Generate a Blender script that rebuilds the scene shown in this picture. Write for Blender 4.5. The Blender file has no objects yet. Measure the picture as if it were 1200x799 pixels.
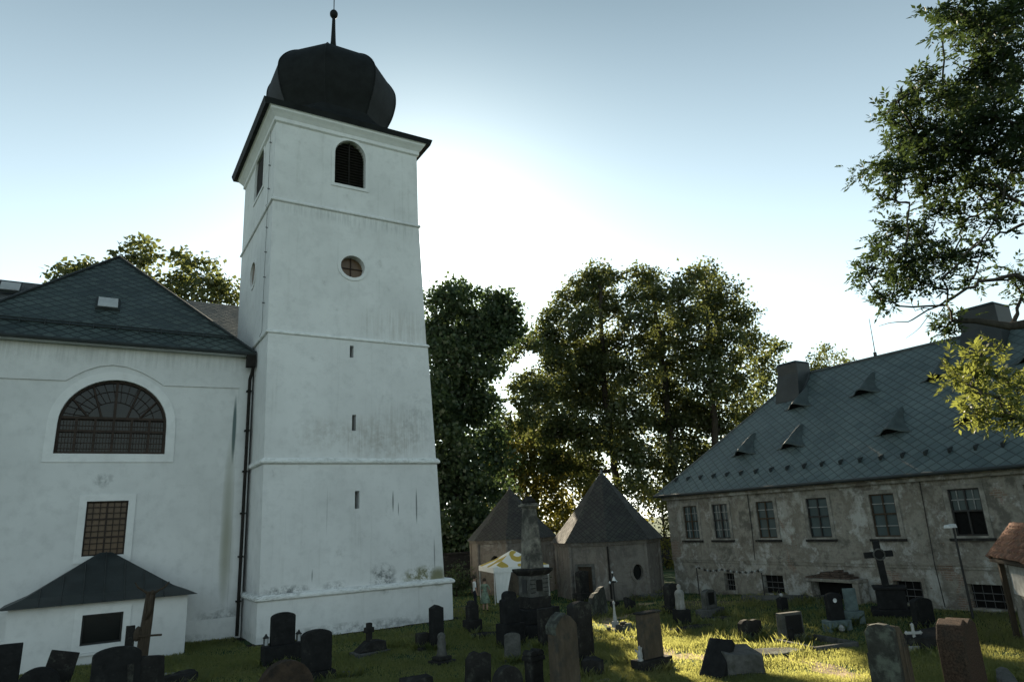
import bpy, bmesh, math, random
import numpy as np
from mathutils import Vector, Matrix

random.seed(7)
SC = bpy.context.scene
COL = SC.collection
# ------------------------------------------------------------------ camera
# world: X along the church front (to the right), Y away from the viewer, Z up, metres
R = np.array([[0.85501159, 0.09180396, 0.51041867],
              [-0.51617278, 0.24592671, 0.82041801],
              [-0.05020796, -0.96493113, 0.25765689]])      # columns: image right, image down, view axis
EYE = np.array([0.0, 0.0, 4.3]); FPX = 796.0; CPX = np.array([600.0, 399.5])
cam = bpy.data.objects.new('camera', bpy.data.cameras.new('camera')); COL.objects.link(cam)
cam.data.sensor_width = 36; cam.data.lens = FPX / 1200 * 36
cam.data.clip_start = 0.1; cam.data.clip_end = 3000
Mx = Matrix.Identity(4)
for i in range(3):
    Mx[i][0] = R[i, 0]; Mx[i][1] = -R[i, 1]; Mx[i][2] = -R[i, 2]; Mx[i][3] = EYE[i]
cam.matrix_world = Mx
SC.camera = cam
# ------------------------------------------------------------------ light
SUN = Vector((0.3804, 0.8386, 0.3900)).normalized()
W = bpy.data.worlds.new('World'); SC.world = W; W.use_nodes = True
nt = W.node_tree
sky = nt.nodes.new('ShaderNodeTexSky'); sky.sky_type = 'NISHITA'; sky.sun_disc = False
sky.sun_elevation = math.asin(SUN.z); sky.sun_rotation = math.atan2(SUN.x, SUN.y)
sky.air_density = 1.6; sky.dust_density = 0.5; sky.ozone_density = 0.6; sky.altitude = 400
hs = nt.nodes.new('ShaderNodeHueSaturation'); hs.inputs['Saturation'].default_value = 0.34
tint = nt.nodes.new('ShaderNodeMixRGB'); tint.blend_type = 'MULTIPLY'; tint.inputs[0].default_value = 1
tint.inputs[2].default_value = (0.85, 1.0, 1.075, 1)
bg = nt.nodes['Background']; bg.inputs[1].default_value = 0.05
nt.links.new(sky.outputs[0], hs.inputs['Color']); nt.links.new(hs.outputs[0], tint.inputs[1])
tcw = nt.nodes.new('ShaderNodeTexCoord'); sep = nt.nodes.new('ShaderNodeSeparateXYZ'); nt.links.new(tcw.outputs['Generated'], sep.inputs[0])
grd = nt.nodes.new('ShaderNodeValToRGB'); grd.color_ramp.elements[0].position = 0.30; grd.color_ramp.elements[0].color = (1.26, 1.27, 1.25, 1); grd.color_ramp.elements[1].position = 0.75; grd.color_ramp.elements[1].color = (0.40, 0.475, 0.50, 1)
nt.links.new(sep.outputs[2], grd.inputs[0])                 # pale low haze, deeper towards the zenith
gm = nt.nodes.new('ShaderNodeMixRGB'); gm.blend_type = 'MULTIPLY'; gm.inputs[0].default_value = 1
nt.links.new(tint.outputs[0], gm.inputs[1]); nt.links.new(grd.outputs[0], gm.inputs[2]); vd = nt.nodes.new('ShaderNodeVectorMath'); vd.operation = 'DOT_PRODUCT'; nt.links.new(tcw.outputs['Generated'], vd.inputs[0]); vd.inputs[1].default_value = SUN
def wpow(e, k):
    c_ = nt.nodes.new('ShaderNodeMath'); c_.operation = 'MAXIMUM'; nt.links.new(vd.outputs['Value'], c_.inputs[0])
    p_ = nt.nodes.new('ShaderNodeMath'); p_.operation = 'POWER'; nt.links.new(c_.outputs[0], p_.inputs[0]); p_.inputs[1].default_value = e
    m_ = nt.nodes.new('ShaderNodeMath'); m_.operation = 'MULTIPLY'; nt.links.new(p_.outputs[0], m_.inputs[0]); m_.inputs[1].default_value = k; return m_.outputs[0]
ad = nt.nodes.new('ShaderNodeMath'); nt.links.new(wpow(900, 14.0), ad.inputs[0]); nt.links.new(wpow(70, 2.2), ad.inputs[1])   # bright aureole round the sun
hal = nt.nodes.new('ShaderNodeMixRGB'); hal.blend_type = 'ADD'; hal.inputs[0].default_value = 1
hc = nt.nodes.new('ShaderNodeMixRGB'); hc.blend_type = 'MULTIPLY'; hc.inputs[0].default_value = 1; hc.inputs[1].default_value = (1.0, 0.97, 0.90, 1); nt.links.new(ad.outputs[0], hc.inputs[2])
nt.links.new(gm.outputs[0], hal.inputs[1]); nt.links.new(hc.outputs[0], hal.inputs[2]); nt.links.new(hal.outputs[0], bg.inputs[0])
sl = bpy.data.lights.new('sun', 'SUN'); sl.energy = 5.0; sl.angle = math.radians(0.5); sl.color = (1.0, 0.86, 0.64)
so = bpy.data.objects.new('sun', sl); COL.objects.link(so)
so.rotation_euler = (-SUN).to_track_quat('-Z', 'Y').to_euler(); so.location = (0, 0, 60)
vs = SC.view_settings; vs.view_transform = 'Standard'; vs.look = 'None'; vs.gamma = 1.0; vs.exposure = 1.55
vs.use_curve_mapping = False
SC.render.engine = 'CYCLES'
cy = SC.cycles; cy.max_bounces = 6; cy.diffuse_bounces = 3; cy.glossy_bounces = 2; cy.transmission_bounces = 4
cy.use_denoising = True; cy.caustics_reflective = False; cy.caustics_refractive = False

# ------------------------------------------------------------------ pixel -> world (photo is 1200 x 799)
def ray(u, v): return R @ np.array([(u - CPX[0]), (v - CPX[1]), FPX])
def at_y(u, v, y): d = ray(u, v); return Vector(EYE + d * (y / d[1]))
def at_x(u, v, x): d = ray(u, v); return Vector(EYE + d * (x / d[0]))
def at_d(u, v, dist): d = ray(u, v); return Vector(EYE + d / np.linalg.norm(d) * dist)
def sstep(a, b, x):
    t = min(1, max(0, (x - a) / (b - a))); return t * t * (3 - 2 * t)
def gh(x, y):
    r = 0.25 * sstep(21, 27.5, x) * (1 - sstep(24, 30, y))
    return r + 0.035 * math.sin(x * 0.9 + 1.3) * math.sin(y * 0.7) + 0.02 * math.sin(x * 2.3 + y * 1.7)
def at_g(u, v):
    d = ray(u, v); z = 0
    for _ in range(6):
        p = EYE + d * ((z - EYE[2]) / d[2]); z = gh(p[0], p[1])
    return Vector((p[0], p[1], z))
def mpp(p):
    return float((np.array(p) - EYE) @ R[:, 2]) / FPX
def z_at(u, v, p):            # height of pixel (u, v) on the upright plane through p facing the viewer
    n = np.array([p[0], p[1]]); d = ray(u, v); t = (n @ n) / (d[:2] @ n); return float(EYE[2] + d[2] * t)

# ------------------------------------------------------------------ materials
def newmat(name):
    m = bpy.data.materials.new(name); m.use_nodes = True
    n = m.node_tree; b = n.nodes['Principled BSDF']; return m, n, b
def N(nt, t, **kw):
    n = nt.nodes.new('ShaderNode' + t)
    for k, v in kw.items():
        if k.startswith('i'): n.inputs[int(k[1:])].default_value = v
        else: setattr(n, k, v)
    return n
def coord(nt, which='Object', scale=None):
    tc = N(nt, 'TexCoord'); o = tc.outputs[which]
    if scale:
        mp = N(nt, 'Mapping'); mp.inputs['Scale'].default_value = scale; nt.links.new(o, mp.inputs[0]); o = mp.outputs[0]
    return o
def noise(nt, co, scale, detail=4, rough=0.55, dist=0.0):
    n = N(nt, 'TexNoise'); n.inputs['Scale'].default_value = scale; n.inputs['Detail'].default_value = detail
    n.inputs['Roughness'].default_value = rough; n.inputs['Distortion'].default_value = dist
    nt.links.new(co, n.inputs['Vector']); return n.outputs['Fac']
def ramp(nt, fac, stops):
    r = N(nt, 'ValToRGB'); e = r.color_ramp.elements
    while len(e) < len(stops): e.new(0.5)
    for i, (p, c) in enumerate(stops):
        e[i].position = p; e[i].color = (c, c, c, 1) if not hasattr(c, '__len__') else (*c, 1)
    nt.links.new(fac, r.inputs[0]); return r.outputs[0]
def mix(nt, fac, a, b, mode='MIX'):
    m = N(nt, 'MixRGB', blend_type=mode)
    for i, s in enumerate((fac, a, b)):
        if hasattr(s, 'is_output'): nt.links.new(s, m.inputs[i])
        elif hasattr(s, '__len__'): m.inputs[i].default_value = (*s, 1)
        else: m.inputs[i].default_value = s if i == 0 else (s, s, s, 1)
    return m.outputs[0]
def math_(nt, op, a, b=0.0, clamp=False):
    m = N(nt, 'Math', operation=op, use_clamp=clamp)
    for i, s in enumerate((a, b)):
        if hasattr(s, 'is_output'): nt.links.new(s, m.inputs[i])
        else: m.inputs[i].default_value = s
    return m.outputs[0]
def bump(nt, b, h, strength=0.3, dist=0.02):
    bp = N(nt, 'Bump'); bp.inputs['Strength'].default_value = strength; bp.inputs['Distance'].default_value = dist
    nt.links.new(h, bp.inputs['Height']); nt.links.new(bp.outputs[0], b.inputs['Normal'])
def setp(b, rough=0.8, spec=0.3, metal=0.0):
    b.inputs['Roughness'].default_value = rough; b.inputs['Specular IOR Level'].default_value = spec; b.inputs['Metallic'].default_value = metal

M = {}
def blob(nt, co, x, z, rx, rz):
    sp = N(nt, 'SeparateXYZ'); nt.links.new(co, sp.inputs[0])
    a = math_(nt, 'DIVIDE', math_(nt, 'SUBTRACT', sp.outputs[0], x), rx); c = math_(nt, 'DIVIDE', math_(nt, 'SUBTRACT', sp.outputs[2], z), rz)
    d = math_(nt, 'ADD', math_(nt, 'MULTIPLY', a, a), math_(nt, 'MULTIPLY', c, c)); return math_(nt, 'SUBTRACT', 1.0, d, True)
def white_plaster(name, base=(0.77, 0.775, 0.775), stain=0.5, drip=0.5, marks=()):
    m, n, b = newmat(name); L = n.links
    co = coord(n)
    big = noise(n, co, 0.35, 5, 0.6); mid = noise(n, co, 2.2, 6, 0.65); fine = noise(n, co, 26, 4)
    streak = noise(n, coord(n, 'Object', (2.4, 2.4, 0.10)), 1.6, 6, 0.65)
    c = mix(n, ramp(n, big, [(0.35, 0.0), (0.7, 1.0)]), base, tuple(x * 0.86 for x in base))
    c = mix(n, math_(n, 'MULTIPLY', ramp(n, mid, [(0.48, 0), (0.70, 1)]), 0.5), c, tuple(x * 0.74 for x in base))
    st = math_(n, 'MULTIPLY', ramp(n, streak, [(0.57, 0), (0.74, 1)]), ramp(n, big, [(0.40, 0), (0.62, 1)]))
    c = mix(n, math_(n, 'MULTIPLY', st, drip), c, (0.30, 0.31, 0.27))
    sp = math_(n, 'MULTIPLY', ramp(n, noise(n, co, 1.1, 8, 0.75), [(0.62, 0), (0.70, 1)]), stain)
    c = mix(n, sp, c, (0.30, 0.30, 0.27))
    vs_ = noise(n, coord(n, 'Object', (7, 7, 0.35)), 1.4, 6, 0.7); bl = noise(n, co, 3.0, 8, 0.72)
    for x, z, rx, rz, col, amt, kind in marks:
        k = blob(n, co, x, z, rx, rz)
        if kind == 'streak': k = math_(n, 'MULTIPLY', k, ramp(n, vs_, [(0.42, 0), (0.62, 1)]))
        elif kind == 'blot': k = math_(n, 'MULTIPLY', k, ramp(n, bl, [(0.44, 0), (0.60, 1)]))
        c = mix(n, math_(n, 'MULTIPLY', k, amt, True), c, col)
    L.new(c, b.inputs['Base Color']); setp(b, 0.9, 0.2)
    h = math_(n, 'ADD', math_(n, 'MULTIPLY', fine, 0.35), mid)
    bump(n, b, h, 0.25, 0.03); M[name] = m
GREEN, GREY, BROWN = (0.22, 0.22, 0.14), (0.22, 0.23, 0.23), (0.36, 0.33, 0.29)
white_plaster('tower_plaster', stain=0.22, drip=0.35, marks=[
    (2.4, 8.9, 2.2, 1.6, BROWN, .40, 'streak'), (3.4, 9.6, 1.2, 1.6, GREY, .32, 'blot'), (1.6, 8.5, 2.4, 1.3, BROWN, .45, 'blot'), (0.3, 8.6, 1.0, 1.2, BROWN, .4, 'streak'), (-1.4, 8.7, 1.6, 0.9, BROWN, .35, 'blot'),
    (2.05, 5.55, .045, .55, GREY, 1.3, ''), (2.32, 5.2, .03, .35, GREY, 1.1, ''), (3.25, 5.3, .045, .9, GREY, 1.4, ''), (-1.1, 5.2, .02, 1.2, GREY, .5, ''),
    (3.6, 2.05, 1.3, .55, GREEN, 1.6, 'blot'), (4.3, 2.0, .5, .5, GREEN, 1.2, ''), (1.55, 2.15, .75, .75, GREY, 1.3, 'blot'), (-2.8, 1.95, 1.2, .3, GREY, 1.2, 'blot'), (-0.6, 2.0, .8, .25, GREY, .8, 'blot'), (4.15, 3.0, .04, .9, GREY, .9, ''),
    (-1.7, 2.5, .03, .3, GREY, 1.0, ''), (0.2, 0.2, 5.5, .30, GREY, .8, 'blot'), (0, 19.7, 5, .5, GREY, .35, 'streak'), (2.5, 14.2, 2.5, 1.2, BROWN, .4, 'streak')])
white_plaster('church_plaster', (0.70, 0.705, 0.705), stain=0.05, drip=0.18, marks=[(5.35, 9.2, .10, 1.7, (0.12, 0.16, 0.16), 1.5, ''), (5.25, 5.2, .28, 3.9, GREEN, .55, ''), (5.3, 3.4, .34, 2.2, GREEN, .4, ''),
    (5.2, 0.7, 1.4, .7, GREY, 1.0, 'blot'), (.25, 6.9, .5, .35, GREY, .7, 'blot'), (0, 12.4, 9, .6, GREY, .3, 'streak')])
white_plaster('porch_plaster', (0.72, 0.725, 0.725), stain=0.1, drip=0.12)
white_plaster('trim_plaster', (0.78, 0.785, 0.785), 0.1, 0.1)

def weathered_ledge():
    m, n, b = newmat('ledge_plaster'); co = coord(n)
    f = noise(n, coord(n, 'Object', (0.6, 0.6, 3.0)), 6, 8, 0.75); g = noise(n, co, 0.8, 4)
    k = math_(n, 'MULTIPLY', ramp(n, f, [(0.46, 0), (0.6, 1)]), ramp(n, g, [(0.35, 0.2), (0.65, 1)]))
    c = mix(n, math_(n, 'MULTIPLY', k, .75), (0.80, 0.81, 0.80), (0.27, 0.28, 0.26))
    n.links.new(c, b.inputs['Base Color']); setp(b, 0.9, 0.2); bump(n, b, f, 0.3, 0.02); M['ledge_plaster'] = m
weathered_ledge()

def old_render():
    m, n, b = newmat('old_render'); L = n.links; co = coord(n); uv = coord(n, 'UV')
    a = noise(n, co, 0.55, 8, 0.68, 0.15); d = noise(n, co, 1.1, 10, 0.74, 0.1); f = noise(n, co, 14, 6, 0.65)
    c = ramp(n, a, [(0.38, (0.12, 0.115, 0.10)), (0.45, (0.29, 0.275, 0.24)), (0.53, (0.18, 0.163, 0.138)), (0.60, (0.37, 0.365, 0.335)), (0.70, (0.22, 0.22, 0.205))])
    c = mix(n, math_(n, 'MULTIPLY', ramp(n, d, [(0.53, 0), (0.60, 1)]), .8), c, (0.46, 0.465, 0.45))
    c = mix(n, math_(n, 'MULTIPLY', ramp(n, noise(n, co, 0.8, 10, 0.74, 0.1), [(0.55, 0), (0.62, 1)]), 0.8), c, (0.11, 0.098, 0.085))
    br = N(n, 'TexBrick'); br.inputs['Scale'].default_value = 1; br.inputs['Brick Width'].default_value = 0.3; br.inputs['Row Height'].default_value = 0.085
    br.inputs['Mortar Size'].default_value = 0.012; br.inputs['Color1'].default_value = (0.17, 0.10, 0.075, 1); br.inputs['Color2'].default_value = (0.24, 0.16, 0.12, 1)
    br.inputs['Mortar'].default_value = (0.30, 0.28, 0.25, 1); L.new(uv, br.inputs['Vector'])
    k = ramp(n, noise(n, co, 0.42, 7, 0.66, 0.8), [(0.595, 0), (0.61, 1)])
    c = mix(n, math_(n, 'MULTIPLY', k, 0.8), c, br.outputs['Color'])
    st = ramp(n, noise(n, coord(n, 'Object', (1.6, 1.6, 0.12)), 1.6, 6, 0.7), [(0.52, 0), (0.75, 1)])
    c = mix(n, math_(n, 'MULTIPLY', st, 0.5), c, (0.12, 0.11, 0.095))
    c = mix(n, math_(n, 'MULTIPLY', f, 0.35), c, tuple([0.14, 0.13, 0.11]))
    L.new(c, b.inputs['Base Color']); setp(b, 0.95, 0.15)
    h = math_(n, 'ADD', math_(n, 'MULTIPLY', d, 1.2), math_(n, 'MULTIPLY', f, 0.4)); h = math_(n, 'SUBTRACT', h, math_(n, 'MULTIPLY', k, 0.4))
    bump(n, b, h, 0.6, 0.05); M['old_render'] = m
    m2, n, b = newmat('chapel_render'); L = n.links; co = coord(n)
    a = noise(n, co, 0.8, 8, 0.7, 0.8); f = noise(n, co, 12, 6, 0.65)
    c = ramp(n, a, [(0.34, (0.12, 0.108, 0.096)), (0.48, (0.23, 0.21, 0.185)), (0.56, (0.165, 0.145, 0.128)), (0.66, (0.31, 0.30, 0.28))])
    st = ramp(n, noise(n, coord(n, 'Object', (1.6, 1.6, 0.35)), 1.8, 7, 0.7), [(0.46, 0), (0.66, 1)])
    c = mix(n, math_(n, 'MULTIPLY', st, 0.6), c, (0.085, 0.08, 0.075)); c = mix(n, math_(n, 'MULTIPLY', f, 0.4), c, (0.1, 0.09, 0.08))
    L.new(c, b.inputs['Base Color']); setp(b, 0.95, 0.15); bump(n, b, f, 0.5, 0.04); M['chapel_render'] = m2
old_render()

def tile_mat(name, c1, c2, su, sv, line=0.10, rough=0.5, moss=0.0, mosscol=(0.06, 0.07, 0.045), bstr=0.7):
    """diamond laid slates: su, sv = width and height of a diamond in metres along the UVs"""
    m, n, b = newmat(name); L = n.links
    s = N(n, 'SeparateXYZ'); L.new(coord(n, 'UV'), s.inputs[0])
    u = math_(n, 'DIVIDE', s.outputs[0], su); v = math_(n, 'DIVIDE', s.outputs[1], sv)
    p = math_(n, 'ADD', u, v); q = math_(n, 'SUBTRACT', v, u)
    fp = math_(n, 'FRACT', p); fq = math_(n, 'FRACT', q)
    e = math_(n, 'MINIMUM', fp, fq)
    cb = N(n, 'CombineXYZ'); L.new(math_(n, 'FLOOR', p), cb.inputs[0]); L.new(math_(n, 'FLOOR', q), cb.inputs[1])
    wn = N(n, 'TexWhiteNoise'); wn.noise_dimensions = '3D'; L.new(cb.outputs[0], wn.inputs['Vector'])
    c = mix(n, wn.outputs['Value'], c1, c2)
    big = noise(n, coord(n), 0.5, 7, 0.65)
    c = mix(n, math_(n, 'MULTIPLY', ramp(n, big, [(0.45, 0), (0.7, 1)]), 0.5), c, tuple(x * 1.5 for x in c2))
    if moss: c = mix(n, math_(n, 'MULTIPLY', ramp(n, noise(n, coord(n), 2.2, 8, 0.75), [(0.46, 0), (0.6, 1)]), moss), c, mosscol)
    ln = ramp(n, e, [(line * 0.5, 1), (line, 0)])
    c = mix(n, math_(n, 'MULTIPLY', ln, 0.8), c, tuple(x * 0.3 for x in c1))
    L.new(c, b.inputs['Base Color']); setp(b, rough, 0.45)
    h = math_(n, 'MINIMUM', math_(n, 'MULTIPLY', e, 4.0), 1.0)
    h = math_(n, 'ADD', h, math_(n, 'MULTIPLY', wn.outputs['Value'], 0.5))
    rr = math_(n, 'ADD', math_(n, 'MULTIPLY', wn.outputs['Value'], 0.2), rough - 0.1); L.new(rr, b.inputs['Roughness'])
    bump(n, b, h, bstr, 0.02); M[name] = m
tile_mat('slate_diamond', (0.058, 0.083, 0.084), (0.092, 0.124, 0.124), 0.56, 0.50, 0.13, 0.48, bstr=0.9)
tile_mat('slate_church', (0.028, 0.042, 0.041), (0.062, 0.085, 0.082), 0.66, 0.46, 0.22, 0.5, bstr=1.0)
tile_mat('slate_far', (0.05, 0.055, 0.055), (0.085, 0.09, 0.09), 0.5, 0.4, 0.12, 0.55)
tile_mat('shingle_chapel', (0.018, 0.018, 0.018), (0.036, 0.036, 0.035), 0.34, 0.30, 0.16, 0.85, 0.8, (0.05, 0.054, 0.045))

def simple(name, col, rough=0.7, spec=0.3, metal=0.0, var=0.35, scale=4.0, bstr=0.2, bd=0.01, spots=None, stretch=None):
    m, n, b = newmat(name); co = coord(n, 'Object', stretch) if stretch else coord(n)
    f = noise(n, co, scale, 7, 0.65)
    c = mix(n, ramp(n, f, [(0.3, 0), (0.7, 1)]), tuple(x * (1 - var) for x in col), tuple(min(1, x * (1 + var)) for x in col))
    if spots:
        sc, colr, lo, hi, amt = spots
        k = math_(n, 'MULTIPLY', ramp(n, noise(n, coord(n), sc, 8, 0.7), [(lo, 0), (hi, 1)]), amt)
        c = mix(n, k, c, colr)
    n.links.new(c, b.inputs['Base Color']); setp(b, rough, spec, metal)
    if bstr: bump(n, b, noise(n, coord(n), scale * 5, 5, 0.6), bstr, bd)
    M[name] = m
lich = lambda a: (3.5, (0.20, 0.21, 0.17), 0.56, 0.66, a)
simple('dark_granite', (0.018, 0.0185, 0.019), 0.9, 0.12, spots=(3.5, (0.08, 0.08, 0.07), 0.58, 0.68, 0.3), bstr=0.3)
simple('dark_stone', (0.026, 0.025, 0.024), 0.9, 0.12, spots=(3.5, (0.11, 0.115, 0.095), 0.54, 0.66, 0.5), bstr=0.6, bd=0.02)
simple('brown_stone', (0.092, 0.074, 0.055), 0.9, 0.12, spots=(2.5, (0.05, 0.05, 0.045), 0.50, 0.64, 0.85), bstr=0.6, bd=0.02, stretch=(1, 1, 0.35))
simple('red_granite', (0.070, 0.046, 0.034), 0.9, 0.12, var=0.7, scale=28, spots=(1.4, (0.035, 0.035, 0.03), 0.52, 0.66, 0.6), bstr=0.9, bd=0.02)
simple('grey_stone', (0.105, 0.105, 0.10), 0.9, 0.12, spots=(2.2, (0.055, 0.056, 0.048), 0.46, 0.6, 0.85), bstr=0.6, bd=0.02)
simple('pale_stone', (0.28, 0.28, 0.265), 0.9, 0.12, spots=(2.0, (0.10, 0.105, 0.095), 0.50, 0.62, 0.8), bstr=0.6, bd=0.02)
simple('mossy_stone', (0.055, 0.056, 0.05), 0.9, 0.12, spots=(2.0, (0.15, 0.17, 0.14), 0.50, 0.62, 0.7), bstr=0.8, bd=0.03)
simple('green_stone', (0.12, 0.16, 0.16), 0.9, 0.12, spots=(2.4, (0.09, 0.11, 0.11), 0.5, 0.62, 0.7), bstr=0.5)
simple('obelisk_stone', (0.25, 0.235, 0.20), 0.9, 0.12, spots=(0.8, (0.05, 0.05, 0.046), 0.44, 0.58, 0.92), bstr=0.5, bd=0.02)
simple('black_plaque', (0.012, 0.012, 0.013), 0.3, 0.5, bstr=0)
simple('dark_iron', (0.018, 0.018, 0.018), 0.6, 0.4, spots=(6, (0.06, 0.035, 0.02), 0.55, 0.65, 0.4))
simple('copper_dark', (0.009, 0.011, 0.0115), 0.7, 0.2, scale=1.5, var=0.5, bstr=0.15)
simple('sheet_metal', (0.022, 0.028, 0.029), 0.55, 0.45, scale=1.6, bstr=0.1)
simple('vent_slate', (0.050, 0.066, 0.066), 0.55, 0.4, scale=3, bstr=0.2)
simple('sheet_dull', (0.085, 0.095, 0.097), 0.55, 0.45, scale=1.6, bstr=0.1)
simple('pipe_brown', (0.022, 0.020, 0.018), 0.85, 0.15)
simple('old_wood', (0.055, 0.042, 0.030), 0.85, 0.2, stretch=(6, 6, 0.6), bstr=0.5)
simple('window_wood', (0.034, 0.022, 0.016), 0.7, 0.3, bstr=0.1)
simple('grey_wood', (0.26, 0.27, 0.265), 0.8, 0.25, bstr=0.2)
simple('louvre_wood', (0.026, 0.024, 0.022), 0.9, 0.15)
simple('grille_iron', (0.10, 0.10, 0.10), 0.6, 0.4, bstr=0)
simple('pale_bead', (0.30, 0.31, 0.31), 0.5, 0.4, bstr=0)
simple('pale_metal', (0.62, 0.64, 0.65), 0.45, 0.5, bstr=0.05)
simple('void_dark', (0.012, 0.012, 0.012), 0.95, 0.1, bstr=0)
simple('white_marble', (0.36, 0.365, 0.36), 0.6, 0.3, spots=(3, (0.3, 0.3, 0.28), 0.55, 0.7, 0.5))
simple('candle_red', (0.35, 0.04, 0.03), 0.3, 0.5, bstr=0)
simple('white_cloth', (0.80, 0.80, 0.78), 0.9, 0.1, var=0.05, bstr=0.1)
simple('dark_cloth', (0.03, 0.033, 0.045), 0.95, 0.1, bstr=0.1)
simple('green_cloth', (0.20, 0.26, 0.20), 0.95, 0.1, scale=9, var=0.6, bstr=0.1)
simple('skin', (0.46, 0.29, 0.21), 0.6, 0.3, var=0.08, bstr=0)
simple('hair', (0.045, 0.03, 0.02), 0.7, 0.3, bstr=0.2)
simple('surround_render', (0.25, 0.24, 0.215), 0.95, 0.15, spots=(1.5, (0.13, 0.125, 0.11), 0.48, 0.62, 0.8), bstr=0.4)
simple('old_brick', (0.085, 0.062, 0.050), 0.9, 0.2, var=0.6, spots=(4, (0.05, 0.045, 0.04), 0.5, 0.62, 0.6), bstr=0.6, bd=0.02)
simple('humus_stone', (0.055, 0.040, 0.030), 0.9, 0.12, spots=(2.5, (0.02, 0.02, 0.02), 0.50, 0.64, 0.7), bstr=0.6, bd=0.02)
simple('straw_soil', (0.030, 0.026, 0.020), 0.95, 0.1, scale=6, var=0.5, bstr=0.9, bd=0.03)
simple('bark', (0.045, 0.038, 0.030), 0.95, 0.15, scale=3, stretch=(3, 3, 0.5), bstr=1.0, bd=0.05)
simple('bark_grey', (0.060, 0.055, 0.047), 0.95, 0.15, scale=4, stretch=(3, 3, 0.5), bstr=0.8, bd=0.03)

def canvas_mat():
    m, n, b = newmat('tent_canvas'); co = coord(n)
    k = ramp(n, noise(n, co, 1.5, 0, 0.4), [(0.515, 0), (0.53, 1)])
    c = mix(n, k, (0.80, 0.80, 0.76), (0.50, 0.37, 0.08)); n.links.new(c, b.inputs['Base Color']); setp(b, 0.8, 0.2)
    M['tent_canvas'] = m
canvas_mat()

def glass_mat(name, col, rough=0.08):
    m, n, b = newmat(name); co = coord(n)
    c = mix(n, noise(n, co, 1.3, 3), col, tuple(x * 0.5 for x in col)); n.links.new(c, b.inputs['Base Color']); setp(b, rough, 0.3)
    bump(n, b, noise(n, co, 3.0, 2), 0.12, 0.02); M[name] = m
glass_mat('church_glass', (0.010, 0.013, 0.014), 0.22); glass_mat('warm_reflect_glass', (0.17, 0.105, 0.06), 0.3); glass_mat('house_glass', (0.022, 0.030, 0.032))  # brown pane colour paints a warm reflection into the glass
glass_mat('curtain_glass', (0.085, 0.115, 0.118), 0.25); glass_mat('skylight_glass', (0.55, 0.57, 0.58), 0.2)

def clay_mat():
    m, n, b = newmat('clay_tile'); wn = N(n, 'TexWhiteNoise'); s = N(n, 'SeparateXYZ'); n.links.new(coord(n, 'UV'), s.inputs[0])
    cb = N(n, 'CombineXYZ'); n.links.new(math_(n, 'FLOOR', math_(n, 'DIVIDE', s.outputs[0], 0.18)), cb.inputs[0]); n.links.new(math_(n, 'FLOOR', math_(n, 'DIVIDE', s.outputs[1], 0.30)), cb.inputs[1])
    n.links.new(cb.outputs[0], wn.inputs['Vector'])
    c = mix(n, wn.outputs['Value'], (0.15, 0.068, 0.045), (0.30, 0.165, 0.11))
    c = mix(n, math_(n, 'MULTIPLY', ramp(n, noise(n, coord(n), 5, 8, 0.7), [(0.48, 0), (0.62, 1)]), 0.6), c, (0.10, 0.085, 0.065))
    n.links.new(c, b.inputs['Base Color']); setp(b, 0.85, 0.25); bump(n, b, noise(n, coord(n), 20), 0.4, 0.01); M['clay_tile'] = m
clay_mat()

def ground_mat():
    m, n, b = newmat('ground_turf'); L = n.links; co = coord(n)
    a = noise(n, co, 0.22, 6, 0.6, 0.3); d = noise(n, co, 1.6, 8, 0.7); f = noise(n, co, 22, 6, 0.7)
    c = mix(n, f, (0.026, 0.058, 0.028), (0.060, 0.105, 0.045))
    c = mix(n, math_(n, 'MULTIPLY', ramp(n, a, [(0.54, 0), (0.64, 1)]), 0.8), c, (0.20, 0.16, 0.095))
    c = mix(n, math_(n, 'MULTIPLY', ramp(n, d, [(0.55, 0), (0.7, 1)]), 0.4), c, (0.085, 0.080, 0.042))
    L.new(c, b.inputs['Base Color']); setp(b, 0.95, 0.1); bump(n, b, math_(n, 'ADD', d, f), 1.0, 0.06); M['ground_turf'] = m
ground_mat()

def leaf_mat(name, c1, c2, ctrans, tr=0.45):
    m = bpy.data.materials.new(name); m.use_nodes = True; n = m.node_tree; L = n.links
    n.nodes.remove(n.nodes['Principled BSDF'])
    at = N(n, 'Attribute', attribute_name='var')
    c = mix(n, at.outputs['Fac'], c1, c2)
    ct = mix(n, at.outputs['Fac'], ctrans, tuple(x * 1.35 for x in ctrans))
    d = N(n, 'BsdfDiffuse'); t = N(n, 'BsdfTranslucent'); g = N(n, 'BsdfGlossy'); g.inputs['Roughness'].default_value = 0.45
    g.inputs['Color'].default_value = (0.5, 0.5, 0.5, 1)
    L.new(c, d.inputs['Color']); L.new(ct, t.inputs['Color'])
    s = N(n, 'MixShader'); s.inputs[0].default_value = tr; L.new(d.outputs[0], s.inputs[1]); L.new(t.outputs[0], s.inputs[2])
    s2 = N(n, 'MixShader'); s2.inputs[0].default_value = 0.05; L.new(s.outputs[0], s2.inputs[1]); L.new(g.outputs[0], s2.inputs[2])
    L.new(s2.outputs[0], n.nodes['Material Output'].inputs['Surface']); M[name] = m
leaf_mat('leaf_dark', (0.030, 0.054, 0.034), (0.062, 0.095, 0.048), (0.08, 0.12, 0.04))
leaf_mat('leaf_mid', (0.040, 0.068, 0.036), (0.105, 0.118, 0.052), (0.12, 0.135, 0.036), 0.48)
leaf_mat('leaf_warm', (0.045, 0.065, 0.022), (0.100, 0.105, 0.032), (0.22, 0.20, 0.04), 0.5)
leaf_mat('leaf_ash', (0.022, 0.042, 0.024), (0.046, 0.070, 0.032), (0.050, 0.075, 0.020), 0.38)
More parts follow.
